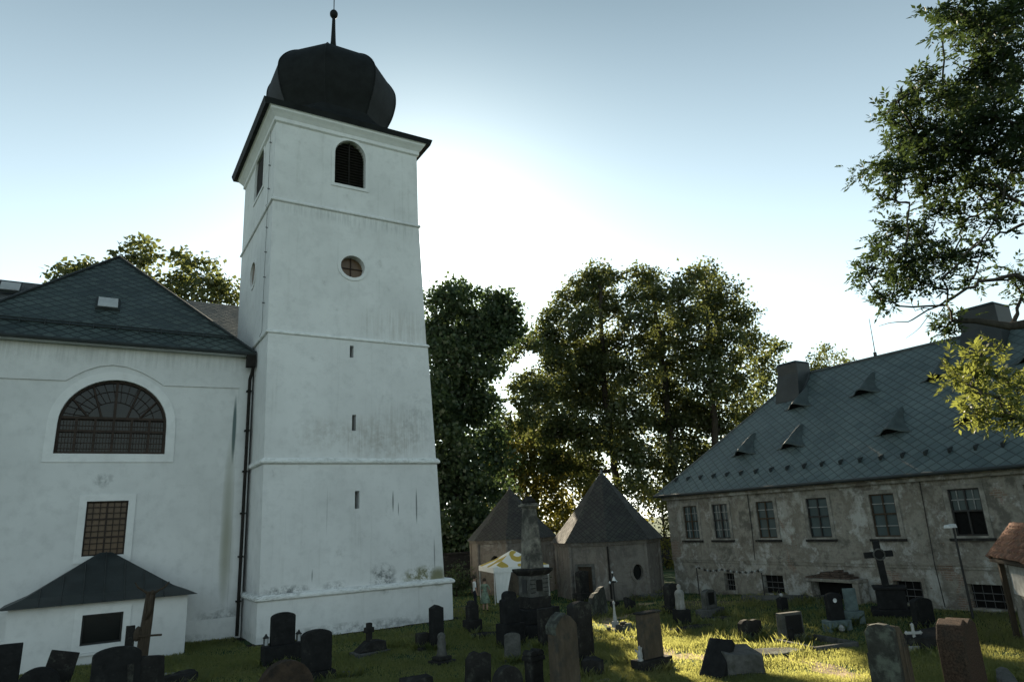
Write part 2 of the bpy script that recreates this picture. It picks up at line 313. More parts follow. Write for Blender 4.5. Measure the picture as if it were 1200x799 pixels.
leaf_mat('leaf_lit', (0.050, 0.075, 0.025), (0.10, 0.12, 0.035), (0.20, 0.22, 0.045), 0.5)
leaf_mat('blade', (0.020, 0.064, 0.030), (0.42, 0.36, 0.17), (0.42, 0.42, 0.12), 0.58)

# ------------------------------------------------------------------ object helpers
def tag(o, label=None, cat=None, group=None, kind=None):
    if label: o['label'] = label
    if cat: o['category'] = cat
    if group: o['group'] = group
    if kind or cat: o['kind'] = kind or 'thing'
    return o
def thing(name, label, cat, loc=(0, 0, 0), rot=(0, 0, 0), group=None):
    o = bpy.data.objects.new(name, None); COL.objects.link(o); o.location = loc; o.rotation_euler = rot
    o.empty_display_size = 0.2
    return tag(o, label, cat, group)
def wloc(o):
    p = Vector((0, 0, 0))
    while o is not None: p += Vector(o.location); o = o.parent
    return p
class MB:
    def __init__(s): s.v = []; s.f = []
    def add(s, vs, fs):
        k = len(s.v); s.v += [tuple(p) for p in vs]; s.f += [tuple(i + k for i in f) for f in fs]; return s
    def hexa(s, b, t): return s.add(list(b) + list(t), [(3, 2, 1, 0), (4, 5, 6, 7), (0, 1, 5, 4), (1, 2, 6, 5), (2, 3, 7, 6), (3, 0, 4, 7)])
    def box(s, x0, x1, y0, y1, z0, z1):
        return s.hexa([(x0, y0, z0), (x1, y0, z0), (x1, y1, z0), (x0, y1, z0)], [(x0, y0, z1), (x1, y0, z1), (x1, y1, z1), (x0, y1, z1)])
    def prism(s, a, b):                       # two matching outlines (lists of 3D points)
        n = len(a); fs = [tuple(range(n - 1, -1, -1)), tuple(range(n, 2 * n))] + [(i, (i + 1) % n, n + (i + 1) % n, n + i) for i in range(n)]
        return s.add(list(a) + list(b), fs)
    def prism_y(s, poly, y0, y1): return s.prism([(x, y0, z) for x, z in poly], [(x, y1, z) for x, z in poly])
    def prism_x(s, poly, x0, x1): return s.prism([(x0, y, z) for y, z in poly], [(x1, y, z) for y, z in poly])
    def lathe(s, prof, n=16, c=(0, 0), ph=0.0, cap=True):
        vs = []; fs = []
        for r, z in prof:
            for k in range(n):
                a = ph + 2 * math.pi * k / n; vs.append((c[0] + r * math.cos(a), c[1] + r * math.sin(a), z))
        for i in range(len(prof) - 1):
            for k in range(n): fs.append((i * n + k, i * n + (k + 1) % n, (i + 1) * n + (k + 1) % n, (i + 1) * n + k))
        if cap: fs.append(tuple(range(n - 1, -1, -1))); j = (len(prof) - 1) * n; fs.append(tuple(range(j, j + n)))
        return s.add(vs, fs)
    def tube(s, pts, rad, n=8, cap=True):
        pts = [Vector(p) for p in pts]; m = len(pts)
        if not hasattr(rad, '__len__'): rad = [rad] * m
        vs = []; up = None
        for i, p in enumerate(pts):
            d = (pts[min(i + 1, m - 1)] - pts[max(i - 1, 0)]).normalized()
            if up is None or abs(d.dot(up)) > 0.98: up = Vector((0, 0, 1)) if abs(d.z) < 0.9 else Vector((1, 0, 0))
            a = d.cross(up).normalized(); b2 = a.cross(d).normalized(); up = b2
            for k in range(n):
                t = 2 * math.pi * k / n; vs.append(p + (a * math.cos(t) + b2 * math.sin(t)) * rad[i])
        fs = [(i * n + k, i * n + (k + 1) % n, (i + 1) * n + (k + 1) % n, (i + 1) * n + k) for i in range(m - 1) for k in range(n)]
        if cap: fs.append(tuple(range(n - 1, -1, -1))); fs.append(tuple(range((m - 1) * n, m * n)))
        return s.add(vs, fs)
    def ring(s, outer, inner, y0, y1, axis='y'):   # frame between two outlines of equal count
        f = (lambda p, d: (p[0], d, p[1])) if axis == 'y' else (lambda p, d: (d, p[0], p[1]))
        n = len(outer); vs = [f(p, y0) for p in outer] + [f(p, y0) for p in inner] + [f(p, y1) for p in outer] + [f(p, y1) for p in inner]
        fs = []
        for i in range(n):
            j = (i + 1) % n
            fs += [(i, j, n + j, n + i), (2 * n + i, 3 * n + i, 3 * n + j, 2 * n + j), (i, 2 * n + i, 2 * n + j, j), (n + i, n + j, 3 * n + j, 3 * n + i)]
        return s.add(vs, fs)
    def build(s, name, mat, parent=None, world=False, bevel=0.0, seg=2, smooth=False, rough=0.0):
        me = bpy.data.meshes.new(name)
        off = wloc(parent) if (world and parent is not None) else Vector((0, 0, 0))
        vs = [(p[0] - off.x, p[1] - off.y, p[2] - off.z) for p in s.v]
        me.from_pydata(vs, [], s.f); me.validate()
        b = bmesh.new(); b.from_mesh(me); bmesh.ops.recalc_face_normals(b, faces=b.faces)
        if rough:
            bmesh.ops.subdivide_edges(b, edges=[e for e in b.edges if e.calc_length() > 0.25], cuts=2, use_grid_fill=True)
            rnd = random.Random(len(s.v) * 31 + int(abs(vs[0][0]) * 97))
            for v in b.verts: v.co += Vector((rnd.uniform(-1, 1), rnd.uniform(-1, 1), rnd.uniform(-1, 1))) * rough
        uvl = b.loops.layers.uv.new('UVMap')
        for f in b.faces:
            nn = f.normal
            u = Vector((0, 0, 1)).cross(nn)
            u = Vector((1, 0, 0)) if u.length < 1e-3 else u.normalized()
            vv = nn.cross(u)
            for l in f.loops: l[uvl].uv = (l.vert.co.dot(u), l.vert.co.dot(vv))
            f.smooth = smooth
        b.to_mesh(me); b.free()
        o = bpy.data.objects.new(name, me); COL.objects.link(o); me.materials.append(M[mat])
        if parent is not None: o.parent = parent
        if bevel:
            md = o.modifiers.new('bevel', 'BEVEL'); md.width = bevel; md.segments = seg; md.limit_method = 'ANGLE'; md.angle_limit = math.radians(35)
        return o
def cut(o, cutter):                            # real openings: subtract, bake, drop the cutter
    c = cutter.build('cutter', 'void_dark'); c.location = -wloc(o.parent) if o.parent else (0, 0, 0)
    md = o.modifiers.new('cut', 'BOOLEAN'); md.operation = 'DIFFERENCE'; md.object = c; md.solver = 'EXACT'
    c.parent = o.parent; bpy.context.view_layer.update()
    dg = bpy.context.evaluated_depsgraph_get(); me = bpy.data.meshes.new_from_object(o.evaluated_get(dg))
    o.modifiers.remove(md); o.data = me; bpy.data.objects.remove(c)
def arc(cx, cz, rx, rz, a0, a1, n): return [(cx + rx * math.cos(math.radians(a0 + (a1 - a0) * i / n)), cz + rz * math.sin(math.radians(a0 + (a1 - a0) * i / n))) for i in range(n + 1)]
def rect(x0, x1, z0, z1): return [(x0, z0), (x1, z0), (x1, z1), (x0, z1)]
def grow(poly, d):
    n = len(poly); out = []
    A = sum(poly[i][0] * poly[(i + 1) % n][1] - poly[(i + 1) % n][0] * poly[i][1] for i in range(n)); sg = 1 if A > 0 else -1
    for i in range(n):
        p0, p1, p2 = Vector(poly[i - 1]), Vector(poly[i]), Vector(poly[(i + 1) % n])
        a = (p1 - p0).normalized(); b = (p2 - p1).normalized(); na = Vector((a.y, -a.x)) * sg; nb = Vector((b.y, -b.x)) * sg
        m = (na + nb); m = m / max(0.3, m.length_squared / 2) if m.length > 1e-6 else na
        out.append((p1.x + m.x * d, p1.y + m.y * d))
    return out

# ------------------------------------------------------------------ ground
def ground():
    fine = list(np.arange(-14, 62.1, 0.5)); out = [-900, -400, -200, -100, -60, -40, -28, -20]
    xs = out + fine + [66, 72, 80, 95, 120, 170, 260, 450, 900]; ys = out + fine + [66, 72, 80, 95, 120, 170, 260, 450, 900]
    vs = [(x, y, gh(x, y)) for y in ys for x in xs]; w = len(xs)
    fs = [(j * w + i, j * w + i + 1, (j + 1) * w + i + 1, (j + 1) * w + i) for j in range(len(ys) - 1) for i in range(w - 1)]
    o = MB().add(vs, fs).build('ground', 'ground_turf', smooth=True); tag(o, kind='structure')
    m = MB()                                    # bare strip of soil along the tower and church walls
    for poly in ([(6.0, 30.75), (15.9, 30.75), (15.9, 31.6), (6.0, 31.6)], [(4.7, 33.0), (6.45, 33.0), (6.45, 34.4), (4.7, 34.4)]):
        k = 14
        (x0, y0), (x1, _), (_, y1), _ = poly
        top = [(x0 + (x1 - x0) * i / k, y0 + 0.14 * math.sin(i * 2.1) + 0.08 * math.sin(i * 5.3)) for i in range(k + 1)]
        vs = [(x, y, gh(x, y) + 0.02) for x, y in top] + [(x, y1, gh(x, y1) + 0.02) for x, y in top]
        m.add(vs, [(i, i + 1, k + 2 + i, k + 1 + i) for i in range(k)])
    tag(m.build('soil', 'straw_soil'), kind='structure')
ground()

SUNLIT_PATH = [at_g(u, v) for u, v in ((1010, 797), (965, 781), (925, 770), (875, 764), (825, 770), (785, 768), (752, 752), (728, 738), (712, 726), (735, 716), (762, 706))]
simple('sunlit_dry_soil', (0.36, 0.28, 0.185), 0.95, 0.1, scale=3, var=0.4, spots=(2.2, (0.09, 0.085, 0.045), 0.50, 0.62, 0.9), bstr=0.9, bd=0.03)  # worn bare soil, its colour paled further to brighten the sunlit lawn patches
def sunlit_path():
    m = MB(); pts = []
    for a, b in zip(SUNLIT_PATH[:-1], SUNLIT_PATH[1:]): pts += [a.lerp(b, i / 5) for i in range(5)]
    pts.append(SUNLIT_PATH[-1]); L_, R_ = [], []
    for i, p in enumerate(pts):
        d = (pts[min(i + 1, len(pts) - 1)] - pts[max(0, i - 1)]); n = Vector((-d.y, d.x, 0)).normalized(); w_ = .45 + .16 * math.sin(i * 1.7) + .1 * math.sin(i * .6 + 1)
        for q, s_ in ((L_, w_), (R_, -w_ * .9)): v = p + n * s_; q.append((v.x, v.y, gh(v.x, v.y) + .008))
    k = len(L_); m.add(L_ + R_, [(i, i + 1, k + i + 1, k + i) for i in range(k - 1)]); tag(m.build('sunlit_path', 'sunlit_dry_soil', smooth=True), kind='structure')
sunlit_path()

# ------------------------------------------------------------------ bell tower
def tower():
    t = thing('bell_tower', 'tall white church tower under a dark onion dome', 'tower', (10.3, 35.2, 0))
    YB = 39.4
    secs = [('plinth', -0.4, 1.72, 6.33, 6.33, 15.28, 15.26, 31.12), ('wall', 1.72, 7.35, 6.42, 6.37, 14.95, 14.68, 31.30),
            ('wall', 7.35, 13.35, 6.37, 6.32, 14.66, 14.31, 31.32), ('wall', 13.35, 20.05, 6.30, 6.28, 14.27, 13.95, 31.38), ('wall', 20.05, 24.95, 6.29, 6.28, 13.93, 13.88, 31.40)]
    obs = []
    for nm, z0, z1, l0, l1, r0, r1, yf in secs:
        m = MB().hexa([(l0, yf, z0), (r0, yf, z0), (r0, YB, z0), (l0, YB, z0)], [(l1, yf, z1), (r1, yf, z1), (r1, YB, z1), (l1, YB, z1)])
        obs.append(m.build(nm, 'tower_plaster', t, True))
    # openings
    def front(u0, v0, u1, v1, y=31.4):
        a, b = at_y(u0, v0, y), at_y(u1, v1, y); return a.x, b.x, min(a.z, b.z), max(a.z, b.z)
    bell = [(9.28, 21.62), (10.93, 21.62), (10.93, 23.35)] + arc(10.105, 23.35, 0.825, 0.88, 0, 180, 12)[1:-1] + [(9.28, 23.35)]
    c = MB().prism_y(bell, 31.0, 31.85)
    lb = [(33.95, 22.0), (36.2, 22.0), (36.2, 23.7)] + arc(35.08, 23.7, 1.12, 0.95, 0, 180, 12)[1:-1] + [(33.95, 23.7)]
    c.prism_x(lb, 6.0, 6.75)
    cut(obs[4], c)
    ov = arc(10.29, 17.15, 0.62, 0.58, 0, 360, 24)[:-1]; lo = arc(35.5, 17.55, 0.66, 0.66, 0, 360, 24)[:-1]
    c = MB().prism_y(ov, 31.0, 31.85).prism_x(lo, 6.0, 6.7); cut(obs[3], c)
    slits = [(10.27, 12.72), (10.42, 9.25), (10.60, 5.68)]
    h = [(.095, .30), (.10, .38), (.11, .40)]
    cut(obs[2], MB().box(10.27 - .095, 10.27 + .095, 31, 31.9, 12.42, 13.02).box(10.42 - .1, 10.42 + .1, 31, 31.9, 8.87, 9.63))
    cut(obs[1], MB().box(10.6 - .11, 10.6 + .11, 31, 31.9, 5.28, 6.08))
    for o in obs: o.data.materials.clear(); o.data.materials.append(M['tower_plaster'])
    for (x, z), (w, hh) in zip(slits, h):
        MB().box(x - w - .01, x + w + .01, 31.83, 31.87, z - hh - .01, z + hh + .01).build('slit_window', 'void_dark', t, True)
    for nm, poly, yy, ax in (('belfry_window', bell, 31.4, 'y'), ('oval_window', ov, 31.38, 'y'), ('belfry_window', lb, 6.29, 'x'), ('oval_window', lo, 6.29, 'x')):
        sur = MB().ring(grow(poly, 0.17), grow(poly, 0.004), yy - 0.05, yy + 0.03, ax).build(nm, 'trim_plaster', t, True)
        p = MB()
        (p.prism_y if ax == 'y' else p.prism_x)(grow(poly, 0.01), yy + (0.37 if ax == 'y' else 0.07), yy + 0.40)
        p.build('panel', 'louvre_wood' if 'belfry' in nm else 'warm_reflect_glass', sur, True)
        if ax == 'y':
            xs = [q[0] for q in poly]; zs = [q[1] for q in poly]; b = MB()
            if 'belfry' in nm:
                z = min(zs) + 0.1
                while z < max(zs) - 0.1:
                    hw = 0.8 if z < 23.35 else 0.8 * math.sqrt(max(0.02, 1 - ((z - 23.35) / 0.88) ** 2))
                    b.hexa([(10.105 - hw, yy + .22, z), (10.105 + hw, yy + .22, z), (10.105 + hw, yy + .36, z + .07), (10.105 - hw, yy + .36, z + .07)],
                           [(10.105 - hw, yy + .22, z + .025), (10.105 + hw, yy + .22, z + .025), (10.105 + hw, yy + .36, z + .095), (10.105 - hw, yy + .36, z + .095)]); z += 0.16
                b.box(10.08, 10.13, yy + .19, yy + .22, min(zs), max(zs) - .02)
                b.build('louvre', 'louvre_wood', sur, True)
            else:
                MB().box(10.27, 10.31, yy + .29, yy + .345, min(zs), max(zs)).build('glazing_bar', 'window_wood', sur, True); MB().box(min(xs), max(xs), yy + .30, yy + .35, 17.13, 17.17).build('glazing_bar', 'window_wood', sur, True)
    # string courses with a sloped top
    def course(z0, z1, pr, l, r, yf, mat='ledge_plaster', k=0.5):
        m = MB(); zm = z0 + (z1 - z0) * k
        a = lambda d, z: [(l - d, yf - d, z), (r + d, yf - d, z), (r + d, YB + d, z), (l - d, YB + d, z)]
        vs = a(pr * .55, z0) + a(pr, z0 + (zm - z0) * .4) + a(pr, zm) + a(pr * .35, z1) + a(-0.02, z1 + 0.01)
        fs = [tuple((3, 2, 1, 0))] + [(4 * i + k2, 4 * i + (k2 + 1) % 4, 4 * i + 4 + (k2 + 1) % 4, 4 * i + 4 + k2) for i in range(4) for k2 in range(4)] + [(16, 17, 18, 19)]
        m.add(vs, fs).build('cornice', mat, t, True, bevel=0.015)
    course(1.64, 1.88, 0.17, 6.36, 15.20, 31.16, k=0.6)
    course(7.32, 7.58, 0.14, 6.37, 14.67, 31.30)
    course(13.28, 13.45, 0.10, 6.31, 14.29, 31.34)
    course(19.98, 20.16, 0.10, 6.285, 13.94, 31.385, 'tower_plaster')
    # eaves moulding
    m = MB(); st = [(0.02, 24.3), (0.10, 24.36), (0.10, 24.55), (0.22, 24.72), (0.34, 24.86), (0.36, 24.95), (0.42, 24.978)]
    vs = []
    for d, z in st: vs += [(6.28 - d, 31.4 - d, z), (13.89 + d, 31.4 - d, z), (13.89 + d, YB + d, z), (6.28 - d, YB + d, z)]
    fs = [(4 * i + k, 4 * i + (k + 1) % 4, 4 * i + 4 + (k + 1) % 4, 4 * i + 4 + k) for i in range(len(st) - 1) for k in range(4)] + [(3, 2, 1, 0), tuple(4 * (len(st) - 1) + k for k in range(4))]
    m.add(vs, fs).build('eaves_moulding', 'trim_plaster', t, True)
    # roof: flared square skirt running into an octagonal onion
    cx, cyy = 10.12, 35.5
    hw = 4.40; m = MB()
    sq = lambda h, z: [(cx - h, cyy - h, z), (cx + h, cyy - h, z), (cx + h, cyy + h, z), (cx - h, cyy + h, z)]
    m.hexa(sq(hw + .06, 24.98), sq(hw + .16, 25.30)).build('eaves', 'copper_dark', t, True)
    rings = []
    for k in range(9):                          # square to octagon
        s = k / 8; r = hw + .14 - (hw - 2.90) * (1 - (1 - s) ** 1.7); z = 25.302 + 1.6 * s ** 1.5
        ch = 0.001 + (0.5858 - 0.001) * s       # chamfer share
        c = r * ch * 0.999; h = r
        rings.append([(cx + a * h, cyy + b * h, z) for a, b in ((-1 + ch, -1), (1 - ch, -1), (1, -1 + ch), (1, 1 - ch), (1 - ch, 1), (-1 + ch, 1), (-1, 1 - ch), (-1, -1 + ch))])
    vs = [p for r in rings for p in r]
    m = MB().add(vs, [(8 * i + k, 8 * i + (k + 1) % 8, 8 * i + 8 + (k + 1) % 8, 8 * i + 8 + k) for i in range(8) for k in range(8)])
    m.build('roof_skirt', 'copper_dark', t, True)
    prof = [(3.0, 26.9), (3.22, 27.5), (3.52, 28.2), (3.70, 28.9), (3.75, 29.4), (3.71, 30.0), (3.54, 30.5), (3.25, 31.0), (2.85, 31.48), (2.36, 31.88), (1.75, 32.2), (1.15, 32.42), (0.74, 32.6), (0.48, 32.82), (0.34, 33.1)]
    fine = []                                   # smooth the profile
    for i in range(len(prof) - 1):
        p0, p1, p2, p3 = prof[max(0, i - 1)], prof[i], prof[i + 1], prof[min(len(prof) - 1, i + 2)]
        for s in (0, .25, .5, .75):
            fine.append(tuple(0.5 * (2 * p1[j] + (p2[j] - p0[j]) * s + (2 * p0[j] - 5 * p1[j] + 4 * p2[j] - p3[j]) * s * s + (-p0[j] + 3 * p1[j] - 3 * p2[j] + p3[j]) * s ** 3) for j in (0, 1)))
    fine.append(prof[-1])
    fine = [(r, z if z < 29.4 else 29.4 + (z - 29.4) * .80) for r, z in fine]
    cx += .14
    d = MB().lathe(fine, 8, (cx, cyy), math.pi / 8).build('dome', 'copper_dark', t, True)
    rd = MB()
    for k in range(8):
        a = math.pi / 8 + k * math.pi / 4
        rd.tube([(cx + (r + .012) * math.cos(a), cyy + (r + .012) * math.sin(a), z) for r, z in fine[:-3]], 0.035, 5)
    rd.build('seam', 'copper_dark', d, True)
    s = MB().lathe([(0.34, 32.362), (0.23, 32.75), (0.16, 33.4), (0.12, 34.4), (0.10, 35.15)], 10, (cx, cyy)).build('spire', 'copper_dark', t, True, smooth=True)
    MB().lathe([(0.02, 35.13)] + [(0.25 * math.sin(a), 35.42 - 0.30 * math.cos(a)) for a in np.linspace(0.4, 2.75, 9)] + [(0.02, 35.74)], 12, (cx, cyy)).build('finial', 'copper_dark', s, True, smooth=True)
    MB().tube([(cx, cyy, 35.5), (cx, cyy, 37.6)], 0.03, 6).build('rod', 'dark_iron', s, True)
    # lightning conductor with brackets down the left face
    lc = MB(); x = 6.22; pts = [(x, 32.35, 24.3), (x, 32.3, 20.2), (x - .08, 32.3, 20.05), (x, 32.3, 19.9), (x, 32.25, 13.6), (x - .1, 32.25, 13.3)]
    lc.tube(pts, 0.011, 5)
    for z in (23.6, 22.3, 21.0, 18.9, 17.6, 16.3, 15.0): lc.box(x - .04, 6.30, 32.29, 32.34, z, z + .04)
    lc.build('lightning_conductor', 'sheet_dull', t, True)
    MB().hexa([(14.3, 33.2, 11.28), (14.95, 33.35, 11.33), (14.95, 33.5, 11.33), (14.3, 33.9, 11.28)], [(14.3, 33.2, 11.5), (14.95, 33.35, 11.36), (14.95, 33.5, 11.36), (14.3, 33.9, 11.5)]).build('ledge', 'ledge_plaster', t, True)
tower()

# ------------------------------------------------------------------ church transept and nave
def church():
    c = thing('church', 'white church with lunette window and dark hipped slate roof', 'church', (0.2, 40, 0))
    YF = 34.2; ZE = 12.75
    w = MB().box(-5.55, 6.26, YF, 40.4, -0.4, ZE).build('wall', 'church_plaster', c, True)
    MB().box(-24, -5.57, 39.9, 50.6, -0.4, ZE).build('wall', 'church_plaster', c, True)
    MB().box(6.30, 12.4, 39.9, 50.6, -0.4, ZE).build('wall', 'church_plaster', c, True)
    # lunette outline from the photograph, on the wall plane
    P = lambda u, v: tuple(at_y(u, v, YF)[i] for i in (0, 2))
    a, b = P(62, 531), P(193, 532); zs = 0.5 * (a[1] + b[1]); x0, x1 = a[0], b[0]; sp = 0.5 * (P(66, 495)[1] + P(192, 499)[1]); top = P(130, 445)[1]
    lun = [(x0, zs), (x1, zs), (x1 - .02, sp)] + arc((x0 + x1) / 2, sp, (x1 - x0) / 2 - .02, top - sp, 0, 180, 22)[1:-1] + [(x0 + .02, sp)]
    a, b = P(102, 588), P(145, 649); win = rect(a[0], b[0], b[1], a[1] + .02)
    cut(w, MB().prism_y(lun, YF - .4, YF + .35).prism_y(win, YF - .4, YF + .3))
    w.data.materials.clear(); w.data.materials.append(M['church_plaster'])
    # lunette
    f = MB().ring(grow(lun, 0.36), grow(lun, 0.003), YF - .045, YF + .02).build('lunette_window', 'trim_plaster', c, True)
    MB().prism_y(grow(lun, .01), YF + .30, YF + .32).build('pane', 'church_glass', f, True)
    g = MB(); xc = (x0 + x1) / 2; W2 = (x1 - x0) / 2
    g.ring(grow(lun, -0.003), grow(lun, -0.10), YF + .16, YF + .27)
    zt = sp + .28; za = zs + (sp - zs) * .86
    def halfw(z): return W2 - .1 if z <= sp else (W2 - .1) * math.sqrt(max(0, 1 - ((z - sp) / (top - sp)) ** 2))
    for z, t_ in ((zs + .98, .05), (zt, .055)): hw = halfw(z); g.box(xc - hw, xc + hw, YF + .15, YF + .27, z - t_, z + t_)
    for k in range(-2, 3):
        xx = xc + k * W2 / 3; zz = min(zt, 99); g.box(xx - .05, xx + .05, YF + .17, YF + .26, zs, zt if k else top - .05)
    g.build('frame', 'window_wood', f, True)
    fine = MB()
    for i in range(-17, 18):
        if i % 6 == 0: continue
        xx = xc + i * W2 / 18; zz = min(zt, sp + (top - sp) * math.sqrt(max(0, 1 - ((xx - xc) / W2) ** 2)) - .06)
        fine.box(xx - .011, xx + .011, YF + .24, YF + .26, zs, zz)
    for z in np.arange(zs + .24, zt, .245): hw = halfw(z); fine.box(xc - hw, xc + hw, YF + .243, YF + .257, z - .011, z + .011)
    for k in (-2, -1, 1, 2):                     # fan lights in the head
        a_ = math.radians(90 - k * 27); fine.tube([(xc + k * W2 / 4.4, YF + .22, zt), (xc + W2 * .97 * math.cos(a_), YF + .22, sp + (top - sp) * .97 * math.sin(a_))], .045, 5)
    for q in (.52, .76):
        pts = [(xc + W2 * q * math.cos(math.radians(w_)), YF + .24, sp + (top - sp) * q * math.sin(math.radians(w_))) for w_ in np.linspace(12, 168, 25)]
        fine.tube([p_ for p_ in pts if p_[2] > zt], .012, 4)
    for w_ in np.linspace(20, 160, 15):
        q0 = .52; fine.tube([(xc + W2 * q0 * math.cos(math.radians(w_)), YF + .24, max(zt, sp + (top - sp) * q0 * math.sin(math.radians(w_)))), (xc + W2 * .96 * math.cos(math.radians(w_ + 5)), YF + .24, max(zt, sp + (top - sp) * .96 * math.sin(math.radians(w_ + 5))))], .011, 4)
    fine.build('glazing_bar', 'window_wood', f, True)
    # lower latticed window
    f = MB().ring(grow(win, 0.27), grow(win, 0.003), YF - .05, YF + .02).build('lattice_window', 'trim_plaster', c, True)
    MB().prism_y(grow(win, .01), YF + .22, YF + .24).build('pane', 'warm_reflect_glass', f, True)
    g = MB(); (xa, za), (xb, _), (_, zb), _ = win
    g.ring(grow(win, -.003), grow(win, -.06), YF + .1, YF + .2)
    for i in range(1, 6):
        xx = xa + (xb - xa) * i / 6; t_ = .035 if i == 3 else .018; g.box(xx - t_, xx + t_, YF + .13, YF + .19, za, zb)
    for i in range(1, 9):
        z = za + (zb - za) * i / 9; t_ = .035 if i in (3, 6) else .018; g.box(xa, xb, YF + .128, YF + .188, z - t_, z + t_)
    g.build('frame', 'window_wood', f, True)
    # raised plaster field: border above the windows and the right-hand lesene
    line = [P(u, v) for u, v in ((-60, 440.5), (0, 443), (77, 446))]
    line += [P(u, v) for u, v in ((88, 440), (101, 434), (116, 429.5), (132, 428), (148, 430), (165, 436), (180, 444), (192, 452))] + [P(280, 455)]
    rb = 6.255
    top_ = [(-5.55, ZE - .05), (rb, ZE - .05)]
    poly = [(-5.55, line[0][1])] + [p for p in line if p[0] > -5.5] + [(line[-1][0], 0.9), (rb, 0.9)] + [(rb, ZE - .05), (-5.55, ZE - .05)]
    MB().prism_y(poly, YF - .065, YF - .002).build('lesene', 'church_plaster', c, True)
    MB().box(-5.55, rb, YF - .10, YF - .002, -.4, 0.898).build('plinth', 'tower_plaster', c, True)
    # roofs
    yE = 33.65; xL, xR = -5.95, 6.24; ap = (0.16, 39.5, 19.0); ZR = 12.85
    rf = MB().add([(xL, yE, ZR), (xR, yE, ZR), ap], [(0, 1, 2)])
    rf.add([(xR, yE, ZR), (xR, 39.5, ZR), (xR, 45.6, ZR), (ap[0], 45.6, 19.0), ap], [(0, 1, 2, 3, 4)])
    rf.add([(xL, 45.6, ZR), (xL, yE, ZR), ap, (ap[0], 45.6, 19.0)], [(0, 1, 2, 3)])
    roof = rf.build('roof', 'slate_church', c, True)
    MB().add([(-26, 39.4, ZR), (12.8, 39.4, ZR), (12.8, 45.6, 19.0), (-26, 45.6, 19.0)], [(0, 1, 2, 3)]).add([(12.8, 51.8, ZR), (-26, 51.8, ZR), (-26, 45.6, 19.0), (12.8, 45.6, 19.0)], [(0, 1, 2, 3)]).build('roof', 'slate_far', c, True)
    e = MB().box(xL, xR, yE, YF, ZR - .14, ZR - .01).box(xL, -5.57, YF, 39.9, ZR - .14, ZR - .01)
    e.build('soffit', 'church_plaster', c, True)
    hp = MB()
    for q in ((xL, yE, ZR), (xR, yE, ZR)): hp.tube([(q[0], q[1], q[2] + .04), (ap[0], ap[1], ap[2] + .05)], .075, 6)
    hp.tube([(ap[0], ap[1], 19.05), (ap[0], 45.6, 19.05)], .075, 6); hp.build('ridge_cap', 'sheet_metal', roof, True)
    gt = MB().tube([(xL - .05, yE - .07, ZR - .06), (xR + .02, yE - .07, ZR - .06)], .085, 8); gt.tube([(xL - .05, yE - .07, ZR - .06), (xL - .05, 39.3, ZR - .06)], .085, 8)
    gt.build('gutter', 'sheet_metal', c, True)
    sg = MB(); dz = (19 - ZR) / (39.5 - yE)
    for y_, h in ((yE + .75, .16),):
        z = ZR + dz * (y_ - yE); xl = xL + (y_ - yE) * 1.04 + .1; xr = xR - (y_ - yE) * 1.04 - .1
        for q in (.05, .16): sg.tube([(xl, y_, z + q), (xr, y_, z + q)], .035, 6)
        x = xl
        while x < xr: sg.hexa([(x, y_ - .12, z - .1), (x + .04, y_ - .12, z - .1), (x + .04, y_ + .04, z), (x, y_ + .04, z)], [(x, y_ - .02, z + .2), (x + .04, y_ - .02, z + .2), (x + .04, y_ + .04, z + .2), (x, y_ + .04, z + .2)]); x += 0.9
    sg.build('snow_guard', 'sheet_metal', roof, True)
    # roof windows
    def skylight(u0, v0, u1, v1, y_e, lbl):
        ctr = None
        d = ray((u0 + u1) / 2, (v0 + v1) / 2); n = Vector((0, -dz, 1)).normalized(); p0 = Vector((0, y_e, ZR))
        t = (p0 - Vector(EYE)).dot(n) / Vector(d).dot(n); ctr = Vector(EYE) + Vector(d) * t
        U = Vector((1, 0, 0)); V = n.cross(U); 
        hwd = (u1 - u0) / 2 * mpp(ctr) * 1.05; hh = 0.42
        def q(a, b, c_): return ctr + U * a + V * b + n * c_
        s = MB().hexa([q(-hwd - .1, -hh - .1, 0), q(hwd + .1, -hh - .1, 0), q(hwd + .1, hh + .1, 0), q(-hwd - .1, hh + .1, 0)], [q(-hwd - .06, -hh - .06, .13), q(hwd + .06, -hh - .06, .13), q(hwd + .06, hh + .06, .13), q(-hwd - .06, hh + .06, .13)]).build('skylight', 'sheet_metal', roof, True)
        # pale pane colour stands in for sky reflected in the glass
        MB().hexa([q(-hwd, -hh, .14), q(hwd, -hh, .14), q(hwd, hh, .14), q(-hwd, hh, .14)], [q(-hwd, -hh, .17), q(hwd, -hh, .17), q(hwd, hh, .17), q(-hwd, hh, .17)]).build('pane', 'skylight_glass', s, True)
    skylight(117, 353, 136, 362, yE, ''); skylight(3, 334, 21, 342, 39.4, '')
    # rainwater pipe in the corner by the tower
    d = MB().tube([(6.16, 33.62, ZR - .15), (6.2, 33.7, 12.2), (6.10, 33.95, 11.6), (6.09, 33.95, 0.1)], .075, 8)
    d.box(5.86, 6.26, 33.52, 33.85, 12.15, 12.78)
    for z in np.arange(1.5, 11.5, 1.9): d.box(5.98, 6.2, 33.86, 34.12, z, z + .07)
    d.build('downspout', 'pipe_brown', c, True)
church()

